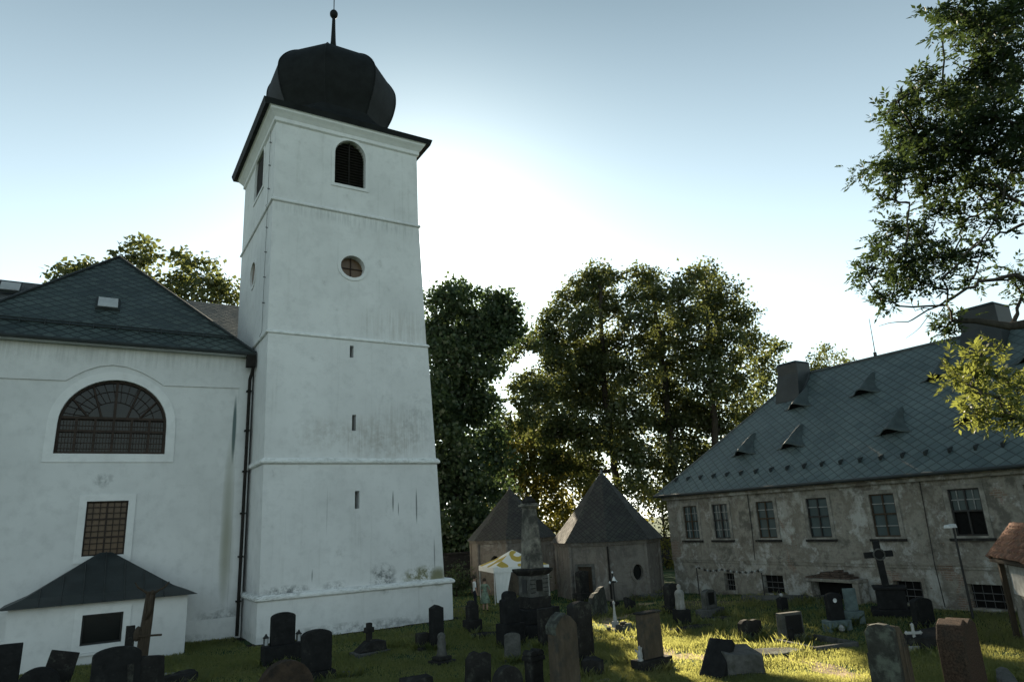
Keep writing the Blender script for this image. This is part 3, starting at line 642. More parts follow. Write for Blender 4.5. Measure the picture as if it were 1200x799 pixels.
def porch():
    p = thing('porch', 'low white porch with dark sheet hipped roof against the church', 'porch', (1.2, 32.8, 0))
    YP = 31.5; xa, xb = -2.12, 3.72; ZE = 2.22
    w = MB().box(xa, xb, YP, 34.12, -.3, ZE).build('wall', 'porch_plaster', p, True)
    P = lambda u, v: at_y(u, v, YP)
    a, b = P(93, 757), P(145, 716); win = rect(a.x, b.x, a.z, b.z)
    cut(w, MB().prism_y(win, YP - .4, YP + .3)); w.data.materials.clear(); w.data.materials.append(M['porch_plaster'])
    f = MB().ring(grow(win, .25), grow(win, .003), YP - .035, YP + .02).build('window', 'trim_plaster', p, True)
    MB().prism_y(grow(win, .01), YP + .2, YP + .22).build('pane', 'church_glass', f, True)
    g = MB().ring(grow(win, -.003), grow(win, -.06), YP + .1, YP + .18); g.build('frame', 'dark_iron', f, True)
    MB().box(a.x - .3, b.x + .3, YP - .09, YP - .037, a.z - .34, a.z - .26).build('sill', 'trim_plaster', f, True)
    # roof: ridge against the church wall, three slopes, a kick at the eaves
    top = at_y(124, 646, 34.0); zt = top.z; xl, xr, yf = xa - .32, xb + .32, YP - .36
    mid = lambda k, z: None
    A = [(xl, yf, ZE - .02), (xr, yf, ZE - .02), (xr, 34.11, ZE - .02), (xl, 34.11, ZE - .02)]
    k = .22; B = [(xl + (top.x - xl) * k, yf + (34.0 - yf) * k, ZE + (zt - ZE) * k * .72), (xr + (top.x - xr) * k, yf + (34.0 - yf) * k, ZE + (zt - ZE) * k * .72)]
    B += [(B[1][0], 34.11, B[1][2]), (B[0][0], 34.11, B[0][2])]
    T = [(top.x - .22, 33.95, zt - .03), (top.x + .22, 33.95, zt - .03), (top.x + .22, 34.11, zt - .03), (top.x - .22, 34.11, zt - .03)]
    vs = A + B + T; fs = [(3, 2, 1, 0)] + [(4 * i + j, 4 * i + (j + 1) % 4, 4 * i + 4 + (j + 1) % 4, 4 * i + 4 + j) for i in (0, 1) for j in range(4)] + [(8, 9, 10, 11)]
    rf = MB().add(vs, fs).build('roof', 'sheet_metal', p, True)
    sm = MB()
    for s in np.linspace(0.08, .92, 9):         # standing seams
        x = xl + (xr - xl) * s; lim = 1 - abs(s - .5) * 2
        e0 = Vector((x, yf, ZE)); kx = k
        if lim <= k: continue
        e1 = Vector((x + (0) * k, yf + (34.0 - yf) * k, B[0][2] + .01)); t_ = min(1, lim); e2 = Vector((x, yf + (34 - yf) * t_ * .97, B[0][2] + (zt - B[0][2]) * (t_ - k) / (1 - k)))
        sm.tube([e0, e1, e2], .022, 4)
    sm.build('seam', 'sheet_metal', rf, True)
porch()

# ------------------------------------------------------------------ parish house on the right
def house():
    h = thing('parish_house', 'long grey stained house with peeling plaster and slate roof', 'house', (34, 16, 0))
    XF = 28.7; ZE = 5.30; y0, y1 = 0.5, 30.0; xb = 40.3
    w = MB().box(XF, xb, y0, y1, -.4, ZE).build('wall', 'old_render', h, True)
    wins = [(28.28, 1.06), (26.12, 1.06), (23.22, 1.06), (20.30, 1.1), (17.18, 1.1), (13.90, 1.15), (11.35, 1.0), (8.4, 1.0), (5.2, 1.0)]
    cel = [(23.33, 1.22), (16.75, 1.15), (13.85, 1.2), (26.05, .7), (20.3, .1)][:4]
    c = MB()
    for y, wd in wins: c.box(XF - .4, XF + .22, y - wd / 2, y + wd / 2, 2.94, 4.69)
    for y, wd in cel: c.box(XF - .4, XF + .30, y - wd / 2, y + wd / 2, 0.36, 1.2)
    cut(w, c); w.data.materials.clear(); w.data.materials.append(M['old_render'])
    for i, (y, wd) in enumerate(wins):
        r = rect(y - wd / 2, y + wd / 2, 2.94, 4.69)
        f = MB().ring(grow(r, .17), grow(r, .003), XF - .04, XF + .02, 'x').build('window', 'surround_render', h, True)
        MB().box(XF - .11, XF - .042, y - wd / 2 - .24, y + wd / 2 + .24, 2.76, 2.86).build('sill', 'dark_stone', f, True)
        g = MB().ring(grow(r, -.002), grow(r, -.055), XF + .03, XF + .10, 'x')
        g.box(XF + .028, XF + .098, y - .03, y + .03, 2.95, 4.68)
        g.box(XF + .02, XF + .095, y - wd / 2, y + wd / 2, 3.83, 3.90)
        g.build('sash', 'dark_iron' if i % 2 else 'old_wood', f, True)
        b = MB()
        for z in (3.38, 4.28):
            if i == 5 and z < 3.5: continue
            b.box(XF + .045, XF + .09, y - wd / 2, y + wd / 2, z - .018, z + .018)
        if i in (0, 1, 5):
            for s in (-1, 1):
                b.box(XF + .045, XF + .09, y + s * wd / 4 - .012, y + s * wd / 4 + .012, 3.9 if i == 5 else 2.95, 4.68)
        b.build('glazing_bar', 'grey_wood', f, True)
        if i == 5:
            MB().box(XF + .10, XF + .12, y - wd / 2, y + wd / 2, 3.88, 4.68).build('pane', 'curtain_glass', f, True)
            MB().box(XF + .19, XF + .21, y - wd / 2, y + wd / 2, 2.95, 3.88).build('opening', 'void_dark', f, True)
        else:
            MB().box(XF + .10, XF + .12, y - wd / 2, y + wd / 2, 2.95, 4.68).build('pane', 'curtain_glass', f, True)
    for i, (y, wd) in enumerate(cel):
        r = rect(y - wd / 2, y + wd / 2, .36, 1.2)
        f = MB().ring(grow(r, .15), grow(r, .003), XF - .035, XF + .02, 'x').build('cellar_window', 'old_render', h, True)
        MB().box(XF + .26, XF + .28, y - wd / 2, y + wd / 2, .36, 1.2).build('pane', 'void_dark', f, True)
        b = MB()
        for z in (.62, .88): b.tube([(XF + .1, y - wd / 2, z), (XF + .1, y + wd / 2, z)], .018, 6)
        for q in np.linspace(-.4, .4, 4): b.tube([(XF + .12, y + q * wd, .36), (XF + .12, y + q * wd, 1.2)], .010, 5)
        b.build('grille', 'grille_iron', f, True)
    # band, quoins, cornice
    MB().box(XF - .055, XF - .002, y0, y1, 1.72, 1.98).box(XF - .10, XF - .057, y0, y1, 1.84, 1.93).build('band', 'old_render', h, True)
    q = MB(); z = 2.0; k = 0
    while z < 5.0: q.box(XF - .03, XF - .002, y1 - (.72 if k % 2 else .5), y1 + .03, z, z + .40); z += .42; k += 1
    q.build('quoin', 'old_render', h, True)
    MB().box(XF - .22, XF - .002, y0 - .2, y1 + .2, 5.08, 5.22).box(XF - .36, XF - .004, y0 - .3, y1 + .3, 5.222, 5.32).build('cornice', 'old_render', h, True)
    cb = MB()
    for y, zb in ((24.15, 1.9), (15.45, 0.3)): cb.tube([(XF - .03, y, 5.1), (XF - .03, y + .03, 3.2), (XF - .13, y, 1.9), (XF - .03, y - .02, zb)], .018, 5)
    cb.build('cable', 'dark_iron', h, True)
    # hipped roof at 45 degrees
    xe, xr = 28.22, 34.5; zE, zR = 5.37, 11.68; ye, yr = 30.45, 24.2; yb, yrb = 0.0, 6.3; xbk = 40.8
    V = [(xe, yb, zE), (xbk, yb, zE), (xbk, ye, zE), (xe, ye, zE), (xr, yrb, zR), (xr, yr, zR)]
    roof = MB().add(V, [(0, 3, 5, 4), (3, 2, 5), (2, 1, 4, 5), (1, 0, 4)]).build('roof', 'slate_diamond', h, True)
    MB().box(xe, xbk, yb, ye, zE - .05, zE - .012).build('soffit', 'old_wood', h, True)
    rc = MB().tube([V[4], V[5]], .09, 6).tube([V[3], V[5]], .07, 6).tube([V[0], V[4]], .07, 6); rc.build('ridge_cap', 'sheet_dull', roof, True)
    MB().tube([(xe - .06, yb, zE - .04), (xe - .06, ye + .05, zE - .04)], .075, 8).build('gutter', 'sheet_metal', h, True)
    sl = (zR - zE) / (xr - xe)
    def on(x, y, o=0.0): return Vector((x, y, zE + (x - xe) * sl)) + Vector((-sl, 0, 1)).normalized() * o
    for k in range(31):
        y = 29.4 - k * .95; x = xe + .75
        MB().hexa([on(x - .05, y - .05), on(x + .22, y - .05), on(x + .22, y + .05), on(x - .05, y + .05)], [on(x + .0, y - .03, .17), on(x + .07, y - .03, .15), on(x + .07, y + .03, .15), on(x + .0, y + .03, .17)]).build('snow_hook', 'sheet_metal', roof, True)
    # eyebrow vents: a flared mouth, the shell rises and tapers to a point up the slope
    for x, y in ((30.0, 25.2), (30.05, 22.2), (30.05, 16.95), (30.05, 13.7), (30.0, 10.2), (32.3, 23.05), (32.35, 19.25), (32.4, 15.7), (32.4, 11.9)):
        m = MB(); nx, ny = 12, 18; vs = []
        for i in range(nx):
            s = i / (nx - 1)
            for j in range(ny + 1):
                t = j / ny * 2 - 1
                wd = .30 * (1 - s) ** .6 + .55 * (1 - s) ** 3 + .02; hgt = .46 * (1 - s) ** .55
                bell = (.5 + .5 * math.cos(math.pi * t)) ** (.8 + .7 * (1 - s) ** 2)
                vs.append(on(x + s * 1.25 - .10 * bell * (1 - s), y + t * wd, .02 + hgt * bell))
        fs = [(i * (ny + 1) + j, i * (ny + 1) + j + 1, (i + 1) * (ny + 1) + j + 1, (i + 1) * (ny + 1) + j) for i in range(nx - 1) for j in range(ny)]
        dm = m.add(vs, fs).build('dormer', 'vent_slate', roof, True, smooth=True)
        md = dm.modifiers.new('thick', 'SOLIDIFY'); md.thickness = .035
        k = [vs[j] + Vector((.10, 0, -.02)) for j in range(3, ny - 2)]
        MB().add(k + [on(x + .12, y + .4, .012), on(x + .12, y - .4, .012)], [tuple(range(len(k) + 2))]).build('vent', 'void_dark', dm, True)
    # chimneys wrapped in dark sheet
    for y, x, hw, hd, zt in ((24.05, 33.85, .66, .60, 12.2), (14.1, 34.3, .80, .72, 12.62)):
        ch = MB().box(x - hd, x + hd, y - hw, y + hw, 9.5, zt).build('chimney', 'sheet_metal', roof, True, bevel=.03)
        MB().hexa([(x - hd - .02, y - hw - .02, zt + .003), (x + hd + .02, y - hw - .02, zt + .003), (x + hd + .02, y + hw + .02, zt + .003), (x - hd - .02, y + hw + .02, zt + .003)],
                  [(x - hd * .9, y - hw * .9, zt + .12), (x + hd * .9, y - hw * .9, zt + .12), (x + hd * .9, y + hw * .9, zt + .12), (x - hd * .9, y + hw * .9, zt + .12)]).build('cap', 'sheet_metal', ch, True)
        fl = MB(); b = [on(x - hd - .55, y - hw - .3, .02), on(x - hd - .55, y + hw + .3, .02)]
        fl.hexa([on(x - hd - .4, y - hw - .12, .01), on(x + .2, y - hw - .12, .01), on(x + .2, y + hw + .12, .01), on(x - hd - .4, y + hw + .12, .01)],
                [(x - hd - .015, y - hw - .015, 11.62), (x + hd, y - hw - .015, 11.9), (x + hd, y + hw + .015, 11.9), (x - hd - .015, y + hw + .015, 11.62)])
        fl.build('flashing', 'sheet_metal', ch, True)
    a = MB().tube([(34.5, 19.55, 11.6), (34.46, 19.5, 12.6), (34.42, 19.46, 13.75)], [.03, .022, .014], 6).box(34.44, 34.56, 19.49, 19.61, 11.7, 11.95)
    a.build('lightning_rod', 'dark_iron', roof, True)
house()

# ------------------------------------------------------------------ two small cemetery chapels
def chapel(cx, cy_, Rw, Re, zw, za, label, door, ph, ovals):
    t = thing('cemetery_chapel', label, 'chapel', (cx, cy_, 0), group='small cemetery chapels')
    oc = lambda r, z: [(cx + r * math.cos(ph + math.pi / 8 + k * math.pi / 4), cy_ + r * math.sin(ph + math.pi / 8 + k * math.pi / 4), z) for k in range(8)]
    w = MB().prism(oc(Rw, -.4), oc(Rw, zw)).build('wall', 'chapel_render', t, True)
    fc = lambda k: ph + k * math.pi / 4          # facet directions
    ap = Rw * math.cos(math.pi / 8)
    def frame(k):
        a = fc(k); n = Vector((math.cos(a), math.sin(a), 0)); u = Vector((-math.sin(a), math.cos(a), 0)); return Vector((cx, cy_, 0)) + n * ap, n, u
    cc = MB()
    for k, off, z, rw, rh in ovals:
        o, n, u = frame(k); pts = [o + u * (off + rw * math.cos(q)) + Vector((0, 0, z + rh * math.sin(q))) for q in np.linspace(0, 2 * math.pi, 19)[:-1]]
        cc.prism([p + n * .3 for p in pts], [p - n * .3 for p in pts])
    if door:
        k, off, wd, hh = door; o, n, u = frame(k); pts = [o + u * (off + a) + Vector((0, 0, z)) for a, z in ((-wd, -.3), (wd, -.3), (wd, hh), (-wd, hh))]
        cc.prism([p + n * .3 for p in pts], [p - n * .25 for p in pts])
    cut(w, cc); w.data.materials.clear(); w.data.materials.append(M['chapel_render'])
    for k, off, z, rw, rh in ovals:
        o, n, u = frame(k); f = lambda r, d: [o + n * d + u * (off + (rw + r) * math.cos(q)) + Vector((0, 0, z + (rh + r) * math.sin(q))) for q in np.linspace(0, 2 * math.pi, 19)[:-1]]
        a, b = f(.16, .04), f(.003, .04); a2, b2 = f(.16, -.01), f(.003, -.01); vs = a + b + a2 + b2; m = len(a)
        fs = [];
        for i in range(m):
            j = (i + 1) % m; fs += [(i, j, m + j, m + i), (i, 2 * m + i, 2 * m + j, j), (m + i, m + j, 3 * m + j, 3 * m + i)]
        ow = MB().add(vs, fs).build('oval_window', 'chapel_render', t, True)
        MB().prism(f(.01, -.24), f(.01, -.26)).build('pane', 'church_glass', ow, True)
    if door:
        k, off, wd, hh = door; o, n, u = frame(k); q = lambda a, z, d: o + u * (off + a) + n * d + Vector((0, 0, z))
        dr = MB().prism([q(-wd, -.1, -.18), q(wd, -.1, -.18), q(wd, hh, -.18), q(-wd, hh, -.18)], [q(-wd, -.1, -.22), q(wd, -.1, -.22), q(wd, hh, -.22), q(-wd, hh, -.22)]).build('door', 'old_wood', t, True)
        fr = MB()
        for a0, a1, z0, z1 in ((-wd - .15, -wd, -.1, hh + .15), (wd, wd + .15, -.1, hh + .15), (-wd, wd, hh, hh + .15)):
            fr.prism([q(a0, z0, .05), q(a1, z0, .05), q(a1, z1, .05), q(a0, z1, .05)], [q(a0, z0, -.02), q(a1, z0, -.02), q(a1, z1, -.02), q(a0, z1, -.02)])
        fr.build('door_frame', 'grey_stone', t, True)
    MB().prism(oc(Rw + .10, zw - .22), oc(Rw + .22, zw - .02)).build('cornice', 'chapel_render', t, True)
    for k in range(8):
        a = ph + math.pi / 8 + k * math.pi / 4; px, py_ = cx + Rw * math.cos(a), cy_ + Rw * math.sin(a); MB().tube([(px, py_, -.3), (px, py_, zw - .23)], .12, 8).build('corner_pilaster', 'chapel_render', t, True)
    vs = oc(Re, zw - .02) + oc(Re * .62, zw + (za - zw) * .36) + oc(Re * .30, zw + (za - zw) * .70) + oc(.03, za)
    rf = MB().add(vs, [(8 * i + k, 8 * i + (k + 1) % 8, 8 * i + 8 + (k + 1) % 8, 8 * i + 8 + k) for i in range(3) for k in range(8)] + [tuple(range(7, -1, -1))]).build('roof', 'shingle_chapel', t, True)
    MB().lathe([(.16, za - .28), (.10, za - .1), (.05, za + .1), (.01, za + .18)], 8, (cx, cy_)).build('finial', 'sheet_dull', rf, True)
    return t
PH = math.radians(29)
tr = chapel(26.2, 32.75, 2.95, 3.3, 3.05, 6.95, 'squat eight-sided chapel with a door, right beside the slate-roofed house', (4, -.30, .42, 1.75), PH, [(5, .55, 1.35, .30, .42)])
aa = PH + math.pi / 8 + math.pi
MB().tube([(26.2 + 3.1 * math.cos(aa), 32.75 + 3.1 * math.sin(aa), 2.8), (26.2 + 3.1 * math.cos(aa), 32.75 + 3.1 * math.sin(aa), 0.1)], .055, 8).build('downspout', 'pipe_brown', tr, True)
chapel(24.2, 40.2, 2.75, 3.05, 3.3, 6.5, 'squat eight-sided chapel behind the white and yellow tent', None, PH, [(4, .2, 1.9, .34, .45)])

# dark boundary wall beyond the graves
bw = MB().box(15.6, 60, 46.0, 46.5, -.3, 2.3).box(15.5, 60.1, 45.9, 46.6, 2.302, 2.42).build('boundary_wall', 'dark_stone')
tag(bw, 'dark low stone wall behind the tent and chapels', 'wall')

# ------------------------------------------------------------------ trees
def leaf_mesh(name, quads, var, mat, parent):
    """quads: (n, 4, 3) array"""
    n = len(quads); me = bpy.data.meshes.new(name)
    me.vertices.add(n * 4); me.vertices.foreach_set('co', quads.astype(np.float32).ravel())
    me.loops.add(n * 4); me.loops.foreach_set('vertex_index', np.arange(n * 4, dtype=np.int32))
    me.polygons.add(n); me.polygons.foreach_set('loop_start', np.arange(0, n * 4, 4, dtype=np.int32)); me.polygons.foreach_set('loop_total', np.full(n, 4, dtype=np.int32))
    at = me.attributes.new('var', 'FLOAT', 'POINT'); at.data.foreach_set('value', np.repeat(var, 4).astype(np.float32))
    me.update(); me.validate()
    o = bpy.data.objects.new(name, me); COL.objects.link(o); me.materials.append(M[mat])
    if parent is not None: o.parent = parent
    return o
def unit(a): return a / np.maximum(np.linalg.norm(a, axis=-1, keepdims=True), 1e-9)
def leaf_quads(rng, c, axis, L, Wd, up=0.6):
    """kite-shaped leaves from base c along axis"""
    n = len(c); nr = rng.normal(size=(n, 3)); nr[:, 2] += up * 1.6
    side = unit(np.cross(axis, nr)); L = L[:, None]; Wd = Wd[:, None]; nrm = np.cross(side, axis)
    p0 = c; p1 = c + axis * L * .42 + side * Wd * .5; p2 = c + axis * L - nrm * L * .12; p3 = c + axis * L * .42 - side * Wd * .5
    return np.stack([p0, p1, p2, p3], 1)
def hnoise(p, s, seed):
    q = p * s; return (np.sin(q[:, 0] * 1.7 + seed) * np.sin(q[:, 1] * 1.3 + seed * 2.1 + q[:, 2] * .6) + np.sin(q[:, 2] * 1.9 + seed * .7 + q[:, 0] * .5) * np.sin(q[:, 0] * .9 - q[:, 1] * 1.1)) * .5
CLEAR = [(716, 728, 26, 11), (845, 758, 30, 7), (742, 748, 24, 6), (795, 774, 46, 15), (775, 752, 30, 8), (930, 774, 66, 17), (985, 792, 50, 10), (1100, 748, 20, 5), (760, 704, 8, 4), (1180, 770, 18, 7)]
def lets_shade(C, f):
    sd = np.array(SUN); G_ = C - sd * (C[:, 2:3] / sd[2]); q_ = (G_ - EYE) @ R; uu = CPX[0] + FPX * q_[:, 0] / q_[:, 2]; vv = CPX[1] + FPX * q_[:, 1] / q_[:, 2]; kp = np.ones(len(C), bool)
    for (u_, v_, ru, rv) in CLEAR: kp &= ((uu - u_) / (ru * f)) ** 2 + ((vv - v_) / (rv * f)) ** 2 > 1
    return kp
def tree(name, label, base, forks, lobes, dens, per, ls, mat, seed, kind='broad', group=None, r0=.35, bark='bark', extra=(), gap=-0.25, cs=0.55, cat='tree', sunny=True):
    """lobes: (centre, radius) in metres; forks: points of the main stem above the base"""
    rng = np.random.default_rng(seed); base = Vector(base)
    t = thing(name, label, cat, base, group=group)
    tb = MB(); nodes = []
    def limb(a, b, ra, rb, n=6, sag=0.0, wob=.25):
        a, b = Vector(a), Vector(b); L = (b - a).length; pts = []; rs = []
        for i in range(n + 1):
            s = i / n; w = Vector(rng.normal(size=3)) * wob * L * .10 * math.sin(math.pi * s)
            p = a.lerp(b, s) + w + Vector((0, 0, sag * L * math.sin(math.pi * s))); pts.append(p); rs.append(ra + (rb - ra) * s)
        tb.tube(pts, rs, 7 if ra > .08 else 4, cap=False)
        for p, r in zip(pts, rs): nodes.append((np.array(p), r))
        return pts
    stem = [base + Vector((0, 0, -.3))] + [Vector(f) for f in forks]; m = len(stem)
    for i in range(m - 1): limb(stem[i], stem[i + 1], r0 * (1 - .72 * i / m), r0 * (1 - .72 * (i + 1) / m), 5, 0, .12)
    stem_nodes = list(nodes)
    for c, r in sorted(lobes, key=lambda l: l[0][2]):
        P0 = np.array([n_[0] for n_ in nodes]); cz = np.array(c)
        dd = np.linalg.norm(P0 - cz, axis=1) + np.maximum(0, P0[:, 2] - cz[2] + r * .3) * 2.0
        j = int(np.argmin(dd)); rr = nodes[j][1]; Lc = np.linalg.norm(P0[j] - cz)
        if Lc > .3: limb(P0[j], c, max(.03, rr * .7), max(.018, min(.05, rr * .35)), 6, -.06)
    for e in extra: limb(e[0], e[1], e[2], e[3], 7, e[4] if len(e) > 4 else 0, .5)
    C = []
    for c, r in lobes:
        k = max(4, int(dens * (r ** 2) * 1.15)); v = unit(rng.normal(size=(k * 2, 3))); rad = r * rng.uniform(.15, 1.05, size=(k * 2, 1)) ** .55
        p = np.array(c) + v * rad * np.array([1, 1, .9]); g = hnoise(p, 2.2 / max(1.0, r * .6), seed) + rng.normal(size=len(p)) * .18
        C.append(p[g > gap][:k])
    C = np.concatenate(C)
    if sunny:                                    # clearings in the crown that let the low sun through to the lawn
        kp = lets_shade(C, 1.2)
        C = C[kp]
    NP_ = np.array([n_[0] for n_ in nodes]); NR = np.array([n_[1] for n_ in nodes])
    twigs = MB()
    for c in C:
        d = np.linalg.norm(NP_ - c, axis=1) + np.maximum(0, NP_[:, 2] - c[2]) * .8; j = int(np.argmin(d)); a = NP_[j]
        midp = (a + c) / 2 + rng.normal(size=3) * .12 * d[j]; midp[2] -= .05 * d[j]
        tb.tube([a, midp, c], [min(.03, NR[j] * .6 + .006), .014, .006], 3, cap=False)
    loc = Vector((0, 0, 0)) - base
    trunk = tb
    trunk.v = [(p[0] + loc.x, p[1] + loc.y, p[2] + loc.z) for p in trunk.v]
    trunk.build('trunk', bark, t, smooth=True)
    cv = rng.uniform(0, 1, len(C))
    if kind == 'broad':
        idx = np.repeat(np.arange(len(C)), per); n = len(idx)
        off = rng.normal(size=(n, 3)) * np.array([cs, cs, cs * .55]); cc = C[idx] + off
        ax = unit(rng.normal(size=(n, 3)) + unit(off) * .8 + np.array([0, 0, -.25]))
        L = ls * rng.uniform(.65, 1.25, n); q = leaf_quads(rng, cc, ax, L, L * .78, .9)
        var = np.clip(cv[idx] * .65 + rng.uniform(0, .45, n), 0, 1)
    else:                                        # pinnate sprays: several compound leaves fan out from each twig end
        K = 7; J = 9; idx = np.repeat(np.arange(len(C)), K); n = len(idx)
        d0 = unit(rng.normal(size=(n, 3)) + np.array([0, 0, .15])); RL = ls * rng.uniform(.7, 1.2, n)
        base_ = C[idx] + rng.normal(size=(n, 3)) * cs * .5
        s = np.linspace(.25, 1, J); pos = base_[:, None, :] + d0[:, None, :] * (RL[:, None] * s)[:, :, None]; pos[:, :, 2] -= (s ** 2 * .18)[None, :] * RL[:, None]
        nr = unit(np.cross(d0, unit(rng.normal(size=(n, 3)) * .5 + np.array([0, 0, 1.0])))); sgn = np.where(np.arange(J) % 2 == 0, 1, -1).astype(float); sgn[-1] = 0
        ax = unit(d0[:, None, :] * .75 + nr[:, None, :] * sgn[None, :, None] + rng.normal(size=(n, J, 3)) * .15)
        LL = (RL[:, None] * (.42 * rng.uniform(.8, 1.2, (n, J)))).ravel(); q = leaf_quads(rng, pos.reshape(-1, 3), ax.reshape(-1, 3), LL, LL * .42, .9)
        var = np.clip(np.repeat(cv[idx], J) * .6 + rng.uniform(0, .5, n * J), 0, 1)
    if sunny: kq = lets_shade(q.mean(axis=1), 1.15); q, var = q[kq], var[kq]
    q = q + np.array([loc.x, loc.y, loc.z])
    leaf_mesh('crown', q, var, mat, t)
    return t
def lob(Y, pts, jit=3.0, seed=1):
    rr = random.Random(seed); out = []
    for u, v, r in pts:
        p = at_y(u, v, Y + rr.uniform(-jit, jit)); out.append((tuple(p), r * mpp(p)))
    return out
def stem(Y, pts): return [tuple(at_y(u, v, Y)) for u, v in pts]
def foot(Y, u):
    p = at_y(u, 640, Y); return (p.x, p.y, 0)

Y1 = 52
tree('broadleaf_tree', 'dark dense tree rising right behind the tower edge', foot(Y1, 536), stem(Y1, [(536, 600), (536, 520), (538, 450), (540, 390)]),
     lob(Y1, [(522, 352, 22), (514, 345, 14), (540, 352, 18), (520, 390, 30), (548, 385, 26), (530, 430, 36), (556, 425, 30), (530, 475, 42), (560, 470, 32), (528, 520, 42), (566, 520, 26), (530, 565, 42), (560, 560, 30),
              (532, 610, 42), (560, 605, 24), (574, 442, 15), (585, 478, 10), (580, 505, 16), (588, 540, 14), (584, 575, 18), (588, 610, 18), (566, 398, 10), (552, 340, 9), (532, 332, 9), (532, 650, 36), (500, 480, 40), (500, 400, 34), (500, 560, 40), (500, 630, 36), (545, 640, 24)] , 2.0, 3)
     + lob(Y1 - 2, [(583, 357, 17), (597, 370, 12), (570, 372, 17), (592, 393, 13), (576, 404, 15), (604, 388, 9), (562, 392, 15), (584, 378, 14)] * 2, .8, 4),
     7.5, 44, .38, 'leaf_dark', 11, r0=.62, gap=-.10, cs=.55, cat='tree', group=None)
Y2 = 58
tree('broadleaf_tree', 'tall open tree with straight trunk rising behind the pair of chapels', foot(Y2, 735), stem(Y2, [(728, 590), (716, 520), (708, 450), (705, 390), (703, 335)]),
     lob(Y2, [(700, 322, 16), (686, 334, 20), (716, 328, 14), (668, 352, 20), (700, 352, 22), (655, 372, 20), (684, 376, 22), (722, 368, 16), (640, 392, 20), (668, 400, 24), (700, 402, 24), (732, 398, 16), (622, 402, 11),
              (628, 425, 18), (655, 430, 24), (688, 434, 26), (724, 432, 20), (616, 448, 10), (640, 462, 24), (672, 466, 24), (708, 470, 24), (622, 482, 20), (655, 500, 26), (690, 505, 26), (722, 505, 20), (603, 470, 12), (598, 446, 11), (590, 488, 11), (612, 402, 14), (600, 420, 11), (618, 440, 16), (606, 455, 12), (612, 490, 18), (596, 505, 14)], 3, 5)
     + lob(Y2 + 4, [(640, 412, 20), (668, 420, 26), (700, 425, 26), (645, 455, 24), (680, 462, 26), (715, 462, 22), (640, 500, 24), (675, 510, 26), (712, 515, 22), (650, 540, 24), (690, 548, 24)], 3, 55),
     7.2, 38, .38, 'leaf_mid', 12, r0=.5, gap=-.12, cs=.52)
tree('broadleaf_tree', 'broad tree with twin dark stems behind the gap between chapel and house', foot(54, 790), stem(54, [(790, 600), (786, 520), (780, 450), (772, 390), (765, 345)]),
     lob(54, [(752, 322, 14), (764, 330, 16), (745, 345, 18), (772, 352, 20), (750, 375, 22), (780, 385, 24), (755, 410, 26), (790, 420, 28), (748, 445, 26), (778, 455, 28), (740, 482, 26), (768, 495, 30), (800, 480, 28), (735, 525, 26), (765, 535, 28), (795, 530, 28), (740, 565, 22), (775, 575, 22)], 3, 6),
     7.0, 38, .38, 'leaf_mid', 13, r0=.5, gap=-.10, cs=.52)
tree('broadleaf_tree', 'wide rounded tree standing behind the far hip of the slate roof', foot(50, 842), stem(50, [(842, 600), (838, 520), (834, 450), (830, 390), (828, 340)]),
     lob(50, [(824, 318, 13), (808, 326, 16), (840, 328, 14), (797, 342, 18), (824, 346, 22), (855, 348, 18), (808, 372, 24), (840, 376, 26), (872, 372, 16), (815, 405, 28), (850, 410, 28), (880, 402, 20), (905, 408, 12), (895, 428, 18), (825, 445, 30), (862, 448, 30), (895, 455, 18), (815, 490, 30), (852, 495, 32), (880, 485, 20), (825, 540, 30), (858, 535, 26), (800, 560, 22)], 3, 7),
     6.6, 38, .38, 'leaf_mid', 14, r0=.5, gap=-.12, cs=.52)
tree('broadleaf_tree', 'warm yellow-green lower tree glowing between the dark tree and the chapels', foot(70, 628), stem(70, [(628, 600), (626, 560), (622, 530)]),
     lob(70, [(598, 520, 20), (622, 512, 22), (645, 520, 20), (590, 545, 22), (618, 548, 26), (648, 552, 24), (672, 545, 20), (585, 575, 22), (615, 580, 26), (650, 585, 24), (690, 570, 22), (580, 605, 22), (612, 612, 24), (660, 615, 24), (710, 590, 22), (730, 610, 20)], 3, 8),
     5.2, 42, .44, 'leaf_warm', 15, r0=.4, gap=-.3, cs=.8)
tree('broadleaf_tree', 'small leafy tree filling the gap between chapel and house corner', foot(44, 782), stem(44, [(780, 660), (778, 620), (776, 590)]),
     lob(44, [(772, 575, 12), (762, 592, 12), (784, 588, 12), (775, 605, 15), (790, 612, 13), (780, 632, 15), (768, 640, 12), (784, 655, 14), (776, 675, 13), (752, 575, 12), (742, 590, 10)], 1.2, 9),
     6, 34, .26, 'leaf_warm', 16, r0=.14, gap=-.35, cs=.45)
tree('broadleaf_tree', 'small round treetop peeping over the slate roof ridge beside the chimney', foot(44, 968), stem(44, [(968, 560), (968, 480), (968, 430)]),
     lob(44, [(966, 412, 10), (955, 420, 9), (980, 418, 9), (968, 428, 13), (950, 432, 9), (988, 430, 9), (968, 448, 16), (968, 475, 18)], 1.0, 10),
     7, 30, .30, 'leaf_mid', 17, r0=.25, gap=-.3, cs=.42)
